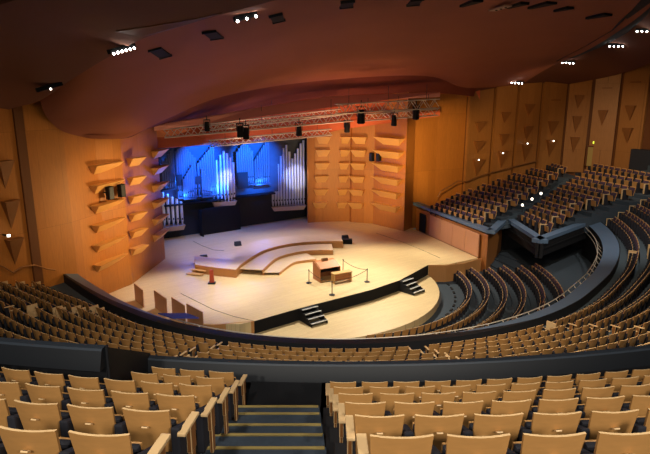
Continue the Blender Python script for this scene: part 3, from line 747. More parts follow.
# ================================================================ STAGE THINGS
def V(u, v, z): p = at(u, v, z); return p
def arc_pts(pts, z, m=6):
    P = [at(u, v, z) for u, v in pts]; out = []; n = len(P)
    for i in range(n-1):
        p0, p1, p2, p3 = P[max(0, i-1)], P[i], P[i+1], P[min(n-1, i+2)]
        for k in range(m):
            t = k/m; out.append(.5*((2*p1)+(p2-p0)*t+(2*p0-5*p1+4*p2-p3)*t*t+(3*p1-p0-3*p2+p3)*t*t*t))
    out.append(P[-1]); return out
def platform(label, front, back, z):
    off = Vector((front[0].x, front[0].y, 0)); t = thing('stage_platform', label, 'platform', off, 0, 'curved stage platforms')
    F_ = [Vector((p.x, p.y, 0))-off for p in front]; B_ = [Vector((p.x, p.y, 0))-off for p in back]
    up = Vector((0, 0, z)); m = MB()
    m.ringsolid([[p+up*.9 for p in F_], [p+up for p in F_], [p+up for p in B_], [p+up*.9 for p in B_]]); m.build('deck', 'riser_wood', t)
    o1 = [p+(p-q).normalized()*.05 for p, q in zip(F_, B_)]
    m = MB(); m.ringsolid([F_, o1, [p+up*.997 for p in o1], [p+up*.997 for p in F_]]); m.build('fascia', 'edge_wood', t)
    m = MB(); m.ringsolid([B_, [p+Vector((.03, .03, 0)) for p in B_], [p+Vector((.03, .03, z*.9)) for p in B_], [p+up*.9 for p in B_]]); m.build('back_panel', 'edge_wood', t)
def resamp(P, n):
    P = [Vector((p.x, p.y, 0)) for p in P]; D = [0]
    for a, b in zip(P, P[1:]): D.append(D[-1]+(b-a).length)
    out = []
    for k in range(n):
        s = D[-1]*k/(n-1); i = 0
        while i < len(P)-2 and D[i+1] < s: i += 1
        out.append(P[i].lerp(P[i+1], (s-D[i])/max(1e-6, D[i+1]-D[i])))
    return out
a1 = resamp(arc_pts([(239.5, 265.5), (249, 258.5), (263, 250.5), (280, 245.5), (299, 242.5), (320, 241.2), (343, 241)], .62), 25)
a2 = resamp(arc_pts([(262, 270), (277, 257.5), (299, 251.5), (316, 250), (333, 250)], .40), 25)
a3 = resamp(arc_pts([(279, 272.5), (293, 262.5), (306, 260), (316, 259)], .20), 25)
e1 = resamp([at(195, 264.5, .62), at(215, 267.5, .62), at(236, 269.5, .62)], 6)
b1 = [p+Vector((-.25, 1, 0)).normalized().lerp((p-Vector((3.2, 37.0, 0))).normalized(), min(1, k/12)).normalized()*2.5 for k, p in enumerate(a1)]
t1 = Vector((-7.6, 43.2, 0))
platform('outermost and tallest curved platform, around the lower two platforms', e1+a1, [p+Vector((-.25, 1, 0)).normalized()*2.5 for p in e1]+b1, .62)
c1 = [p+(p-q).normalized()*.0 for p, q in zip(a1, b1)]
g2 = resamp([at(240, 268.5, .40), at(261, 272, .40)], 5)
platform('middle curved platform, between the tallest platform and the lowest', a2, resamp([p+(p-q).normalized()*.09 for p, q in zip(a1, b1)][:23], 25), .40)
g2 = [p+(p-q).normalized()*.09 for p, q in zip(a2, a1)]
platform('lowest curved platform, behind the organ console', a3, resamp(g2[:19], 25), .20)
# wooden steps at the platform's end
c = at(196.5, 274, 0); t = thing('wooden_steps', 'small pale wooden steps at the end of the tallest platform', 'steps', (c.x, c.y, 0), -.30)
for k in range(3):
    m = MB(); m.box((.10*k, .42*k-.25, .09+.19*k), (1.25, .40, .05)); m.box((.10*k, .42*k-.07, .05+.095*k), (1.25, .05, .09+.19*k-.04)); m.build('tread', 'bench_wood', t)
p = at(349, 244.6, .0); m = MB(); m.box((p.x-.15, p.y+.4, .2), (.9, .5, .4)); o = m.build('flight_case', 'matt_black', bevel=.03); tag(o, 'black case at the right end of the tallest platform', 'case')
# red post
p = at(212, 283.5, 0); t = thing('warning_post', 'red upright post standing in front of the wooden steps', 'post', (p.x, p.y, 0))
m = MB(); m.box((0, 0, .05), (.5, .42, .1)); m.build('foot', 'dark_metal', t, bevel=.02)
m = MB(); m.hexa([(-.16, -.12, .1), (.16, -.12, .1), (.16, .12, .1), (-.16, .12, .1)], [(-.12, -.08, 1.0), (.12, -.08, 1.0), (.12, .08, 1.0), (-.12, .08, 1.0)]); m.build('shaft', 'red', t, bevel=.02)
# organ console
p = at(330.5, 281.0, 0); t = thing('organ_console', 'wooden organ console with a sloping lid standing mid stage', 'organ console', (p.x, p.y, 0), math.radians(28)); t.scale = (.88, .9, .98)
CS = [(-.80, 0), (.80, 0), (.80, 1.05), (-.80, 1.05)]
def side_prism(x0, x1, prof, matn, nm, bev=.01):
    m = MB(); m.hexa([(x0, y, z) for y, z in prof], [(x1, y, z) for y, z in prof]); m.build(nm, matn, t, bevel=bev)
prof = [(0, 0), (1.25, 0), (1.25, 1.28), (.85, 1.28), (0.05, .98)]
side_prism(-.95, -.88, prof, 'console_wood', 'side_panel'); side_prism(.88, .95, prof, 'console_wood', 'side_panel')
m = MB(); m.box((0, 1.2, .62), (1.76, .08, 1.22)); m.build('back_panel', 'console_wood', t)
m = MB(); m.hexa([(-.9, .02, .97), (.9, .02, .97), (.9, .85, 1.29), (-.9, .85, 1.29)], [(-.9, .0, 1.02), (.9, 0, 1.02), (.9, .85, 1.34), (-.9, .85, 1.34)]); m.box((0, 1.06, 1.31), (1.8, .42, .05)); m.build('lid', 'console_wood', t)
m = MB(); m.box((0, .45, .72), (1.7, .5, .06)); m.box((0, .62, .80), (1.7, .4, .05)); m.build('keyboard', 'matt_black', t)
m = MB(); m.box((0, .5, .06), (1.6, .9, .08)); m.build('pedalboard', 'bench_wood', t)
m = MB(); m.hexa([(-.3, .78, 1.30), (.22, .78, 1.30), (.22, 1.0, 1.34), (-.3, 1.0, 1.34)], [(-.3, .86, 1.52), (.22, .86, 1.52), (.22, 1.02, 1.5), (-.3, 1.02, 1.5)]); m.build('music_desk', 'brass', t)
q = Vector((p.x, p.y, 0))+Vector((.62*math.cos(.49)+.5*math.sin(.49), .62*math.sin(.49)-.5*math.cos(.49), 0))
t = thing('organ_bench', 'pale wooden organ bench with slotted side in front of the console', 'bench', q, math.radians(28))
m = MB(); m.box((0, 0, .70), (1.5, .5, .08)); m.build('seat', 'bench_wood', t, bevel=.015)
for s in (-1, 1): m = MB(); m.box((.68*s, 0, .33), (.07, .46, .66)); m.build('leg', 'bench_wood', t)
for z in (.2, .36, .52): m = MB(); m.box((0, -.2, z), (1.3, .04, .08)); m.build('slat', 'console_wood', t)
m = MB(); m.box((0, .05, .35), (1.3, .04, .5)); m.build('back_board', 'console_wood', t)
# rope barrier
PO = [at(309, 283, 0), at(332, 295, 0), at(367, 282, 0), at(343, 272, 0)]
PL = ['left of the console', 'nearest the stage edge', 'right of the bench', 'behind the bench']
pp = None
for q, w_ in zip(PO, PL):
    t = thing('barrier_post', f'slim rope barrier post {w_}', 'barrier post', (q.x, q.y, 0), 0, 'posts of the rope barrier')
    m = MB(); m.tube((0, 0, 0), (0, 0, .035), .2, 16); m.build('foot', 'dark_metal', t)
    m = MB(); m.tube((0, 0, .03), (0, 0, .93), .03, 8); m.build('shaft', 'dark_metal', t, smooth=True)
    m = MB(); m.tube((0, 0, .93), (0, 0, 1.0), .055, 8, .03); m.build('cap', 'dark_metal', t, smooth=True)
RL = ['rope slung from the left post to the front post', 'rope slung from the front post to the right post', 'rope slung from the right post to the rear post']
for (a, b), lb in zip(((0, 1), (1, 2), (2, 3)), RL):
    A_, B_ = PO[a], PO[b]; pts = [A_.lerp(B_, k/10)+Vector((0, 0, .92-.18*(1-(2*k/10-1)**2))) for k in range(11)]
    m = MB(); m.path(pts, .018, 5); o = m.build('barrier_rope', 'dark_metal', smooth=True); tag(o, lb, 'rope', 'ropes of the barrier')
# portable steps down to the forestage
for (ut, vt, ub, vb, lb) in ((305, 305, 314, 327, 'black steps with pale edges near the middle of the stage front'), (393, 275, 403, 293, 'black steps with pale edges near the right end of the stage front')):
    top = at(ut, vt, 0); 
    best = min(range(len(ln)-1), key=lambda i: abs((ln[i]+ln[i+1])[0]/2-top.x)); tt = (ln[best+1]-ln[best]).normalized(); n = Vector((tt.y, -tt.x, 0))
    base = ln[best]+tt*((top-ln[best]).dot(tt))
    t = thing('portable_steps', lb, 'steps', (base.x, base.y, -.8), math.atan2(tt.y, tt.x), 'portable steps at the stage front')
    for k in range(4):
        m = MB(); m.box((0, -.20-.34*k, .80-.19*k-.06), (1.15, .34, .06)); m.box((0, -.35-.34*k, .80-.19*k-.02), (1.17, .05, .05), 1); m.build('tread', ['black', 'white'], t)
    for s in (-1, 1):
        m = MB(); m.hexa([(.58*s-.02, -.04, .74), (.58*s-.02, -.04, .0), (.58*s-.02, -1.4, 0), (.58*s-.02, -1.4, .14)], [(.58*s+.02, -.04, .74), (.58*s+.02, -.04, 0), (.58*s+.02, -1.4, 0), (.58*s+.02, -1.4, .14)]); m.build('side_panel', 'black', t)
# small dark monitors and cables on the stage
for (u, v, lb) in ((238, 245.5, 'small dark wedge monitor on the stage floor behind the tallest platform'), (204, 259.5, 'small dark floor box left of the tallest platform'), (345.5, 239, 'tiny dark floor box behind the black case')):
    p = at(u, v, 0); m = MB(); m.hexa([(-.3, -.2, 0), (.3, -.2, 0), (.3, .25, 0), (-.3, .25, 0)], [(-.28, .02, .35), (.28, .02, .35), (.28, .22, .35), (-.28, .22, .35)])
    o = m.build('floor_monitor', 'dark_metal', bevel=.02); o.location = p; o.rotation_euler = (0, 0, .4); tag(o, lb, 'floor monitor')
for pts, lb in (([(181, 293.5), (196, 301), (213, 309.5), (234, 316.5), (254, 321)], 'thin dark cable along the left front of the stage'), ([(193, 241), (203, 246), (214, 250), (224, 250.5)], 'dark cable lying on the back of the stage'), ([(376, 233), (400, 241), (420, 249), (440, 258)], 'thin dark cable crossing the right of the stage')):
    m = MB(); m.path([at(u, v, .010) for u, v in pts], .012, 5); o = m.build('cable', 'dark_metal'); tag(o, lb, 'cable')
# wooden boards standing behind the parapet
for k, (u0, v0, u1, v1) in enumerate(((134.5, 283, 143, 290), (154.5, 290, 166.5, 298.5), (172, 297, 185, 305.5), (187, 303.5, 203, 312))):
    a, b = at(u0, v0, 1.15), at(u1, v1, 1.15); t_ = (b-a).normalized(); n = Vector((t_.y, -t_.x, 0))
    m = MB(); m.prism([((p-a).x, (p-a).y) for p in (a, b, b+n*.05, a+n*.05)], -.0, 1.15); o = m.build('reflector_board', 'box_wood'); o.location = (a.x, a.y, 0)
    tag(o, ['leftmost upright wooden board at the stage edge', 'second upright wooden board from the left wall', 'third upright wooden board from the left wall', 'upright wooden board nearest the blue-lit desk'][k], 'board', 'upright boards at the stage edge')
# blue-lit desk on the parapet; the blue light is put into its colour
a, b, c_, d_ = at(158, 313, 2.62), at(187, 313, 2.62), at(199, 317.5, 2.62), at(172, 317.5, 2.62)
t = thing('parapet_desk', 'flat blue-lit desk mounted on the curved parapet', 'desk', (a.x, a.y, 2.5))
off = Vector((a.x, a.y, 2.5)); m = MB(); m.hexa([p-off-Vector((0, 0, .06)) for p in (a, b, c_, d_)], [p-off for p in (a, b, c_, d_)]); m.build('desk_top', 'desk_blue_lit', t)
m = MB(); q = (a+b+c_+d_)/4-off; m.box((q.x, q.y, .04), (.5, .2, .05)); m.build('bracket', 'black', t)
# rail on the inside of the tier parapet
t = thing('parapet_rail', 'long metal rail along the inside of the curved parapet', 'rail', (0, 23, 1.5))
RA = [lerp(-30, 104, k/80) for k in range(81)]
m = MB(); m.path([pol(a, r_out(a)-capw(a)-.35, 2.18)-Vector((0, 23, 1.5)) for a in RA], .03, 5); m.build('handrail', 'steel', t)
m = MB(); m.path([pol(a, r_out(a)-capw(a)-.35, 1.80)-Vector((0, 23, 1.5)) for a in RA], .02, 5); m.build('lower_rail', 'steel', t)
for k in range(0, 81, 2):
    a = RA[k]; m = MB(); m.tube(pol(a, r_out(a)-capw(a)-.35, 2.18)-Vector((0, 23, 1.5)), pol(a, r_out(a)-capw(a)+.08, 1.7)-Vector((0, 23, 1.5)), .025, 5); m.build('bracket', 'steel', t)
# dark floor lights around the forestage
for k in range(15):
    a = 24+k*5.6; p = pol(a, 9.15, -1.345); m = MB(); m.box((0, 0, .02), (.42, .16, .05)); o = m.build('floor_vent', 'matt_black'); o.location = p; o.rotation_euler = (0, 0, math.radians(a))
    tag(o, f'{word(k+1)} dark floor vent along the round forestage edge, counted from the parapet', 'floor vent', 'vents along the forestage')
# black upright screen under the organ
t = thing('black_screen', 'low black screen standing below the organ', 'screen', (at(202, 236, 0).x, at(202, 236, 0).y, 0), math.radians(37))
m = MB(); m.box((2.1, .25, 1.25), (4.2, .12, 2.5)); m.build('panel', 'matt_black', t)
m = MB(); m.box((.0, .0, 1.2), (.12, .7, 2.4)); m.build('wing', 'matt_black', t)
# ---------------------------------------------------------------- pipe organ
og = thing('pipe_organ', 'large pipe organ lit blue above the back of the stage', 'organ', (-8.5, 54.5, 3.1)); OG = Vector((-8.5, 54.5, 3.1))
B0, B1 = Vector((-14.9, 49.9, 0)), Vector((-2.2, 59.0, 0)); BT = (B1-B0).normalized(); BN = Vector((BT.y, -BT.x, 0))
m = MB(); q = [B0+BN*.25, B1+BN*.25, B1+BN*.4, B0+BN*.4]; m.prism([((p-OG).x, (p-OG).y) for p in q], .12, 6.2); m.build('case_back', 'organ_back', og)
m = MB(); q = [B0+BN*.2, B1-BT*4.2+BN*.2, B1-BT*4.2+BN*1.1, B0+BN*1.1]; m.prism([((p-OG).x, (p-OG).y) for p in q], .0, .16); m.build('case_floor', 'matt_black', og)
def pipe(parent, x, y, z0, z1, r, matn):
    m = MB(); h = z1-z0; f = min(.5, h*.18); o = Vector((x, y, z0))-OG
    m.tube(o, o+Vector((0, 0, f)), r*.35, 10, r); m.tube(o+Vector((0, 0, f)), o+Vector((0, 0, h)), r, 10)
    d = Vector((.5, -.86, 0)); c = o+Vector((0, 0, f+r*1.2))+d*r*.9; m.box(c, (r*.9, r*.5, r*1.2), 1, rz=.5)
    m.build('pipe', [matn, 'dark_metal'], parent, smooth=True)
def rank(name, u0, u1, n, dist, z0, hf, r, matn):
    a = rayplan(u0, 190, B0+BN*dist, B1+BN*dist); b = rayplan(u1, 190, B0+BN*dist, B1+BN*dist)
    par = MB(); c = (a+b)/2-OG; par.box((c.x, c.y, z0-OG.z-.06), ((b-a).length, .4, .10), rz=math.atan2(BT.y, BT.x)); R = par.build(name, 'organ_back', og)
    for k in range(n):
        p = a.lerp(b, (k+.5)/n); pipe(R, p.x, p.y, z0+.02, z0+hf(k/(n-1)), r, matn)
rank('pipe_rank', 177, 197, 9, .9, 3.8, lambda t: 4.9-2.2*abs(t-.35), .13, 'pipe_dark')
rank('pipe_rank', 198, 216, 8, .9, 3.8, lambda t: 3.0+1.6*t, .13, 'pipe_dark')
rank('pipe_rank', 237, 254, 8, .9, 4.4, lambda t: 4.2-2.0*abs(t-.5), .12, 'pipe_dark')
rank('pipe_rank', 183, 194, 6, 1.25, 3.7, lambda t: 1.8+1.2*t, .1, 'pipe_dark')
rank('pipe_rank', 202, 212, 6, 1.25, 3.7, lambda t: 2.6-1.4*t, .1, 'pipe_dark')
rank('pipe_rank', 255, 270, 7, 1.0, 4.3, lambda t: 2.4+2.0*t, .1, 'pipe_dark')
rank('pipe_rank', 162, 176, 6, .7, 4.6, lambda t: 2.2+1.5*t, .12, 'pipe_dark')
# slanting swell shutters
for u0, u1, za, zb, hh in ((250, 268, 4.8, 6.6, 2.0), (163, 176, 6.4, 5.2, 1.5)):
    a = rayplan(u0, 190, B0+BN*.75, B1+BN*.75)-OG; b = rayplan(u1, 190, B0+BN*.75, B1+BN*.75)-OG; z_ = lambda v, z: Vector((v.x, v.y, z-OG.z))
    m = MB(); n = BN*.1; m.hexa([z_(a, za), z_(b, za-.6), z_(b, zb+hh), z_(a, za+hh*.6)], [z_(a, za)+n, z_(b, za-.6)+n, z_(b, zb+hh)+n, z_(a, za+hh*.6)+n]); m.build('shutter', 'organ_back', og)
# small open chambers
for u0, u1, z0, z1 in ((177, 183, 4.9, 5.9), (238, 248, 4.0, 5.6), (196, 201, 4.9, 5.6)):
    a = rayplan(u0, 190, B0+BN*1.05, B1+BN*1.05)-OG; b = rayplan(u1, 190, B0+BN*1.05, B1+BN*1.05)-OG; c = (a+b)/2
    m = MB(); m.box((c.x, c.y, (z0+z1)/2-OG.z), ((b-a).length, .14, z1-z0), rz=math.atan2(BT.y, BT.x)); m.build('louvre_box', 'dark_metal', og)
def tower(label, ps, z0s, z1s, r, thick=.9):
    a, b = ps[0], ps[-1]; c = (a+b)/2-OG; zc = sum(z0s)/len(z0s)-OG.z; ang = math.atan2((b-a).y, (b-a).x); L = (b-a).length+2*r+.15
    m = MB(); m.hexa([(c.x+x*math.cos(ang)-y*math.sin(ang), c.y+x*math.sin(ang)+y*math.cos(ang), zc-.45) for x, y in ((-L*.42, -.2), (L*.42, -.2), (L*.42, thick*.8), (-L*.42, thick*.8))],
                     [(c.x+x*math.cos(ang)-y*math.sin(ang), c.y+x*math.sin(ang)+y*math.cos(ang), zc) for x, y in ((-L/2, -.35), (L/2, -.35), (L/2, thick), (-L/2, thick))])
    R = m.build('pipe_tower', 'organ_case', og)
    for p, z0, z1 in zip(ps, z0s, z1s): pipe(R, p.x, p.y, z0+.02, z1, r, 'pipe')
# centre tower
n = 7; a, b = Vector((-10.55, 52.4, 0)), Vector((-8.75, 53.1, 0))
ps = [a.lerp(b, k/(n-1))+Vector((.3, -.5, 0))*math.sin(k/(n-1)*PI)*.6 for k in range(n)]
tower('', ps, [2.95]*n, [6.3, 6.9, 7.4, 7.75, 7.5, 7.1, 6.6], .135)
n = 12; a, b = Vector((-5.35, 56.6, 0)), Vector((-2.2, 57.6, 0)); ps = [a.lerp(b, k/(n-1)) for k in range(n)]
tower('', ps, [1.6]*n, [4.4, 5.2, 6.0, 6.8, 7.6, 7.9, 7.2, 6.5, 7.0, 7.5, 8.0, 8.3], .12)
n = 5; a, b = Vector((-14.5, 49.3, 0)), Vector((-13.1, 50.1, 0)); ps = [a.lerp(b, k/(n-1)) for k in range(n)]
tower('', ps, [1.25]*n, [4.4, 4.2, 3.9, 3.7, 3.4], .13)
# ---------------------------------------------------------------- wall loudspeakers
for (u, v, pl, d, lb) in ((104, 193, (WL[1], WL[2]), .5, 'black loudspeaker on the left wall between shelves'), (117, 190.5, (WL[1], WL[2]), .4, 'black loudspeaker on the left wall nearer the stage'),
                       (373.5, 157, PW[2], .25, 'black wall loudspeaker left of the wide shelves'), (380.5, 156.5, PW[2], .25, 'black wall loudspeaker tight against the wide shelves')):
    a, b = pl; n = norm_out(a, b); p = rayplan(u, v, a, b)+n*d; z = aty(325, v, p.y).z; ang = math.atan2(n.y, n.x)-PI/2
    t = thing('wall_speaker', lb, 'loudspeaker', (p.x, p.y, z), ang, 'loudspeakers on the side walls')
    m = MB(); m.box((0, 0, 0), (.42, .34, .85)); m.build('cabinet', 'matt_black', t, bevel=.04)
    m = MB(); m.box((0, .18, 0), (.34, .02, .76)); m.build('grille', 'dark_metal', t)
    m = MB(); m.tube((0, -.17, 0), (0, -d-.05, 0), .05, 6); m.build('bracket', 'dark_metal', t)
# ---------------------------------------------------------------- trusses and stage lights
def truss(lb, A_, B_, s=.32):
    A_, B_ = Vector(A_), Vector(B_); mid = (A_+B_)/2; t = thing('lighting_truss', lb, 'truss', mid, 0, 'trusses over the stage')
    d = (B_-A_).normalized(); h = d.cross(Vector((0, 0, 1))).normalized(); up = h.cross(d); n = max(6, int((B_-A_).length/.5))
    cs = [h*s*x+up*s*z for x, z in ((-1, -1), (1, -1), (1, 1), (-1, 1))]
    for c in cs: m = MB(); m.tube(A_-mid+c, B_-mid+c, .045, 6); m.build('chord', 'steel', t)
    m = MB()
    for f in range(4):
        c0, c1 = cs[f], cs[(f+1) % 4]
        for k in range(n):
            p, q = (A_-mid).lerp(B_-mid, k/n), (A_-mid).lerp(B_-mid, (k+1)/n); m.tube(p+(c0 if k % 2 else c1), q+(c1 if k % 2 else c0), .028, 4)
    m.build('lacing', 'steel', t)
    for k in (.12, .5, .88):
        p = A_.lerp(B_, k)-mid; m = MB(); m.tube(p, p+Vector((0, 0, 1.6)), .02, 5); m.build('hanger', 'dark_metal', t)
T1 = (aty(164, 133.5, 44), aty(352, 117, 48)); T2 = (aty(336, 109, 45), aty(438, 103.5, 47)); T3 = (aty(210, 143.5, 47.5), aty(331, 132, 50.5)); T4 = (aty(358, 118, 48.6), aty(437, 112, 50)); T5 = (aty(200, 128, 46), aty(340, 112, 49))
truss('long lattice truss nearest the left wall', *T1); truss('upper lattice truss on the right, closest to the pale board', *T2, .36); truss('low lattice truss just above the organ', *T3, .26)
truss('lower lattice truss above the right wooden wall', *T4, .28); truss('lattice truss behind the long truss', *T5, .26)
def stage_light(u, v, y, lb, s=1.0, aim=.5):
    p = aty(u, v, y); t = thing('stage_light', lb, 'stage light', p, random.uniform(-.6, .6), 'lights hung from the trusses')
    m = MB(); m.tube((0, 0, -.45*s), (0, 0, .4*s), .26*s, 10, .2*s); m.build('body', 'matt_black', t, smooth=True)
    m = MB(); m.tube((0, 0, -.50*s), (0, 0, -.44*s), .22*s, 10); m.build('lens', 'dark_metal', t)
    for q in (-1, 1): m = MB(); m.box((.28*s*q, 0, .25*s), (.04, .1, .6*s)); m.build('yoke', 'dark_metal', t)
    m = MB(); m.box((0, 0, .58*s), (.62*s, .12, .08)); m.tube((0, 0, .6*s), (0, 0, 1.0*s), .04, 5); m.build('clamp', 'dark_metal', t)
for a in ((240, 131, 44.5, 'black stage light hung left of a paired one'), (246, 133, 44.6, 'black stage light hung right of its pair'), (299, 130, 47, 'black stage light hung above the right organ pipes'),
          (361, 116, 46, 'bulky black stage light hung below the truss overlap', 1.25), (347, 127, 50, 'short black stage light above the narrow shelves'), (394, 120, 48, 'slim black stage light above the wide shelves'), (416, 113, 47, 'black stage light furthest along the right truss', 1.1),
          (207, 126, 43.5, 'small dark stage light under the pink board', .8)):
    stage_light(*a)
# ---------------------------------------------------------------- ceiling fixtures
from mathutils.bvhtree import BVHTree
def bvh(name):
    me = bpy.data.objects[name].data; return BVHTree.FromPolygons([v.co.copy() for v in me.vertices], [tuple(p.vertices) for p in me.polygons])
BV = {n: bvh(n) for n in ('ceiling_rear', 'ceiling_reflector', 'ceiling_right')}
def hit(u, v, names):
    O = Vector((0, 0, H)); d = ray(u, v).normalized(); best = None
    for n in names:
        r = BV[n].ray_cast(O, d)
        if r[0] and (best is None or r[3] < best[3]): best = r
    if best is None: return None
    p, n = best[0], best[1]
    return p, (n if n.z < 0 else -n)
from mathutils import Matrix
def flat_on(n, yaw=0.0):
    X = Vector((math.cos(yaw), math.sin(yaw), 0)); X = (X-n*X.dot(n)).normalized(); Z = -n; Y = Z.cross(X)
    return Matrix((X, Y, Z)).transposed().to_euler()
for k, (u, v, sx, sy, lb) in enumerate(((160, 52, .62, 1.9, 'dark ceiling hatch nearest the bright lamp bar'), (213, 34, .6, 1.9, 'second dark ceiling hatch from the bright lamp bar'), (277, 17, .55, 1.8, 'third dark ceiling hatch, right of the dim lamp'), (347, 3, .55, 1.6, 'fourth dark ceiling hatch along the reflector'), (415, 1, .55, 1.3, 'dark ceiling hatch furthest from the bright lamp bar'))):
    h = hit(u, v, ('ceiling_reflector',))
    if not h: continue
    p, n = h; t = thing('ceiling_hatch', lb, 'hatch', p+n*.02, 0, 'hatches in the reflector'); t.rotation_euler = flat_on(n)
    m = MB(); m.box((0, 0, -.03), (sx, sy, .08)); m.build('cover', 'matt_black', t)
    for q in (-1, 1): m = MB(); m.box((0, q*sy/2, -.05), (sx+.08, .06, .12)); m.build('frame_bar', 'black', t)
def ceiling_lamp(u, v, names, w, n, lit, lb, rz=0.0):
    h = hit(u, v, names)
    if not h: print('no hit', u, v); return
    p, nn = h; t = thing('ceiling_spotlight', lb, 'ceiling light', p+nn*.16, 0, 'spotlights along the ceiling seams'); t.rotation_euler = (0, -.28 if u < 300 else .06, rz)
    m = MB(); m.box((0, 0, .06), (w, .34, .2)); m.build('housing', 'matt_black', t, bevel=.02)
    for k in range(n):
        x = (k-(n-1)/2)*w*.8/max(1, n-1) if n > 1 else 0
        m = MB(); m.tube((x, -.10, .02), (x, -.2, -.07), .03, 8, .05); m.build('lamp', 'lamp' if lit else 'lamp_small', t)
ceiling_lamp(122, 46.5, ('ceiling_rear',), 1.25, 6, True, 'bright bar of white spotlights on the left ceiling seam', .75)
ceiling_lamp(49, 85, ('ceiling_rear',), 1.25, 1, False, 'dark spotlight housing with one small lamp near the left wall', .6)
ceiling_lamp(245, 14, ('ceiling_rear', 'ceiling_reflector'), 1.0, 3, True, 'spotlight bar half hidden at the top of the seam', .3)
for u, v, lb in ((517, 81, 'lit spotlight bar nearest the stage on the right ceiling'), (568, 61, 'second lit spotlight bar from the stage on the right ceiling'), (617, 44, 'third lit spotlight bar from the stage on the right ceiling'), (646, 29, 'lit spotlight bar at the ceiling edge above the booth')):
    ceiling_lamp(u, v, ('ceiling_right', 'ceiling_reflector'), 1.2, 4, True, lb, -.5)
h = hit(500, 5, ('ceiling_reflector',))
if h:
    p, n = h; t = thing('perforated_panel', 'pale perforated panel hanging from the ceiling', 'panel', p+n*.15); t.rotation_euler = flat_on(n, .25)
    m = MB(); m.box((0, 0, 0), (.42, 1.5, .06)); m.build('plate', 'perf', t)
    for k in range(3): m = MB(); m.tube((.05, -.45+.42*k, -.06), (.05, -.45+.42*k, .034), .06, 8); m.build('hole', 'matt_black', t)
for u, v, s, lb in ((470, 2, .9, 'dark square baffle left of the pale perforated panel'), (517, 4, .8, 'dark baffle beside the pale perforated panel'), (541, 4, 1.0, 'second dark baffle right of the perforated panel'), (563, 8, .7, 'narrow dark baffle among the ceiling baffles'), (598, 15, .9, 'slanting dark slot furthest right on the reflector')):
    h = hit(u, v, ('ceiling_reflector',))
    if h:
        p, n = h; m = MB(); m.hexa([(-.45*s, -.4*s, -.06), (.45*s, -.4*s, -.06), (.15*s, .45*s, -.06), (-.15*s, .45*s, -.06)], [(-.45*s, -.4*s, .06), (.45*s, -.4*s, .06), (.15*s, .45*s, .06), (-.15*s, .45*s, .06)])
        o = m.build('ceiling_baffle', 'matt_black'); o.location = p+n*.06; o.rotation_euler = flat_on(n, .3); o.scale = (.7, 2.0, 1); tag(o, lb, 'baffle', 'baffles on the ceiling')
# ---------------------------------------------------------------- right wall: door, exit sign, lamps, rail, booth
def wallp(u, v, off=.5):
    p = on_wall(u); h = Vector((p.x, p.y, 0)); d = h.normalized(); q = h-d*off; return Vector((q.x, q.y, aty(325, v, q.y).z))
a, b = wallp(590.5, 163, .5), wallp(604, 163, .5); t_ = (b-a).normalized(); n = Vector((t_.y, -t_.x, 0)); n = n if n.y < 0 else -n
m = MB(); z0 = min(a.z, b.z)-.3; z1 = aty(325, 147, a.y).z
m.prism([(p.x, p.y) for p in (a, b, b+n*.08, a+n*.08)], z0, z1); dd = struct('door_2', m, 'door', 'pale yellow exit door high on the right')
fr = MB(); 
for q in (a-t_*.1, b+t_*.1): fr.box((q.x, q.y, (z0+z1)/2), (.18, .18, z1-z0))
c = (a+b)/2; fr.box((c.x, c.y, z1+.08), ((b-a).length+.3, .18, .16), rz=math.atan2(t_.y, t_.x)); fr.build('door_frame', 'hall_gap', dd)
p = wallp(597, 142.5, .55); t = thing('exit_sign', 'glowing green exit sign above the pale yellow door', 'exit sign', p, math.atan2(t_.y, t_.x))
m = MB(); m.box((0, 0, 0), (.46, .12, .26)); m.build('panel', 'exit', t)
m = MB(); m.box((0, .05, .0), (.54, .08, .34)); m.build('frame', 'dark_metal', t)
for u, v, lb in ((481, 160, 'small white wall lamp nearest the stage'), (505, 153, 'second small white wall lamp from the stage'), (529, 143.5, 'third small white wall lamp from the stage'), (555, 141, 'small white wall lamp nearest the exit door')):
    p = wallp(u, v, 1.15); t = thing('wall_lamp', lb, 'wall lamp', p, 0, 'lamps on the right wall')
    m = MB(); m.tube((0, 0, 0), (0, -.08, 0), .065, 10); m.build('bulb', 'lamp_small', t)
    m = MB(); m.tube((0, .6, 0), (0, 0, 0), .05, 8); m.build('arm', 'dark_metal', t)
rp = [wallp(u, v, .9) for u, v in ((441, 197), (444, 191), (453, 186), (461, 181), (470, 181.5), (481, 176.5), (495, 172.5), (507, 169.5), (522, 165.5), (540, 161))]
m = MB(); m.path(rp, .055, 6); o = m.build('handrail', 'brass', smooth=True); tag(o, 'stepped brown handrail climbing beside the box seats', 'handrail')
lw = []
for u, v in ((-6, 265), (3, 266.5), (13, 272.5), (22, 267), (35, 265), (47, 269), (55, 270)):
    w = 6 if u < 1 else (5 if u < 40 else 4); a, b = Vector((*WL[5], 0)), Vector((*WL[6], 0))
    if u > 6: a, b = Vector((*WL[4], 0)), Vector((*WL[5], 0))
    p = rayplan(u, v, a, b); q = p-Vector((ray(u, v).x, ray(u, v).y, 0)).normalized()*.35; lw.append(Vector((q.x, q.y, aty(325, v, q.y).z)))
m = MB(); m.path(lw, .045, 6); o = m.build('handrail', 'brass', smooth=True); tag(o, 'stepped brown handrail along the left wall above the tier seats', 'handrail')
p = rayplan(1, 240, WL[5], WL[6]); p = Vector((p.x, p.y, aty(325, 238, p.y-.6).z))+Vector((.5, -.1, 0)); t = thing('wall_lamp', 'small white wall lamp on the left wall beside a wooden wedge', 'wall lamp', p)
m = MB(); m.box((0, 0, 0), (.12, .1, .12)); m.build('bulb', 'lamp_small', t); m = MB(); m.tube((0, 0, 0), (-.5, .25, 0), .05, 6); m.build('arm', 'dark_metal', t)
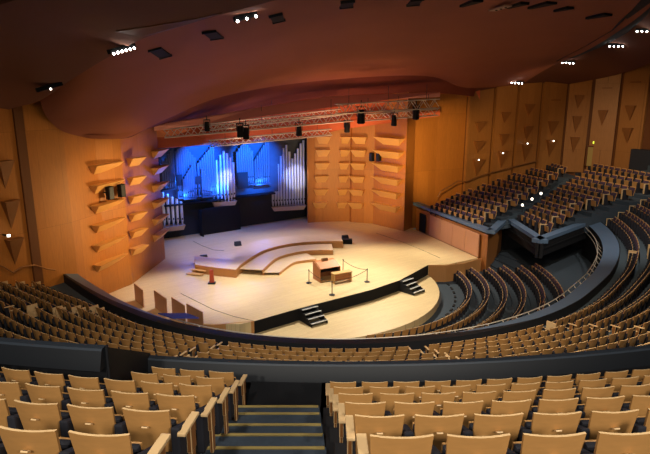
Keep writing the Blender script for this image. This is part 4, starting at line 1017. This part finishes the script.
# aisle step lights in the box seating
for (u, v, z, lb) in ((541, 193.5, 4.9, 'highest white step light in the box aisle'), (532, 199, 4.3, 'middle white step light in the box aisle'), (522.5, 205, 3.6, 'lowest white step light in the box aisle')):
    p = at(u, v, z); m = MB(); m.box((0, 0, 0), (.13, .12, .16)); m.box((0, 0, -.35), (.06, .06, .55), 1); o = m.build('step_light', ['lamp_small', 'dark_metal']); o.location = p; tag(o, lb, 'step light', 'step lights in the box aisle')
# dark booth at the far right
p0, p1 = wallp(634, 170, 1.2), wallp(668, 176, 1.2); t_ = (p1-p0).normalized(); n = Vector((t_.y, -t_.x, 0)); n = n if n.y < 0 else -n
m = MB(); q = Vector((p0.x, p0.y, 0)); m.prism([((k-q).x, (k-q).y) for k in (p0, p1, p1-n*1.0, p0-n*1.0)], 5.0, aty(325, 149, p0.y).z); o = m.build('control_booth', 'stage_wall'); o.location = q
tag(o, 'dark blue black booth behind the highest seats by the wall', 'booth')
# aisle treads between the boxes
mb = MB()
for k in range(8):
    a, b = W1ROWS[k][1], W1ROWS[k+1][1]; c, d = W2ROWS[k][2], W2ROWS[k+1][2]
    for h in (0, 1):
        p, q, r, o_ = a.lerp(b, h/2), a.lerp(b, (h+1)/2), c.lerp(d, (h+1)/2), c.lerp(d, h/2)
        z = lerp(W1ROWS[k][3], W1ROWS[k+1][3], h/2)+.06; mb.prism([(x.x, x.y) for x in (p, q, r, o_)], 1.9, z)
struct('floor_box_aisle', mb, 'carpet', 'dark steps of the aisle between the boxes')

# dark slot in the ceiling seam
pts = []
for u, v in ((116, 31), (150, 26), (190, 19.5), (222, 12.5), (190, 23), (160, 32), (140, 36.5), (126, 33.5)):
    h = hit(u, v, ('ceiling_rear',)); pts.append(h[0]+h[1]*.03)
m = MB(); m.hexa(pts, [p+Vector((0, 0, .04)) for p in pts]); struct('ceiling_slot', m, 'hall_gap', 'dark slot in the ceiling seam')

pts = []
for u, v in ((556, 61), (585, 46), (612, 30), (632, 10), (646, -6), (656, -2), (648, 14), (628, 32), (600, 47), (575, 57)):
    h = hit(u, v, ('ceiling_right', 'ceiling_reflector')); pts.append(h[0]+h[1]*.05)
m = MB(); m.hexa(pts, [p+Vector((0, 0, .04)) for p in pts]); struct('ceiling_slot', m, 'stage_wall', 'dark slot along the right ceiling seam')
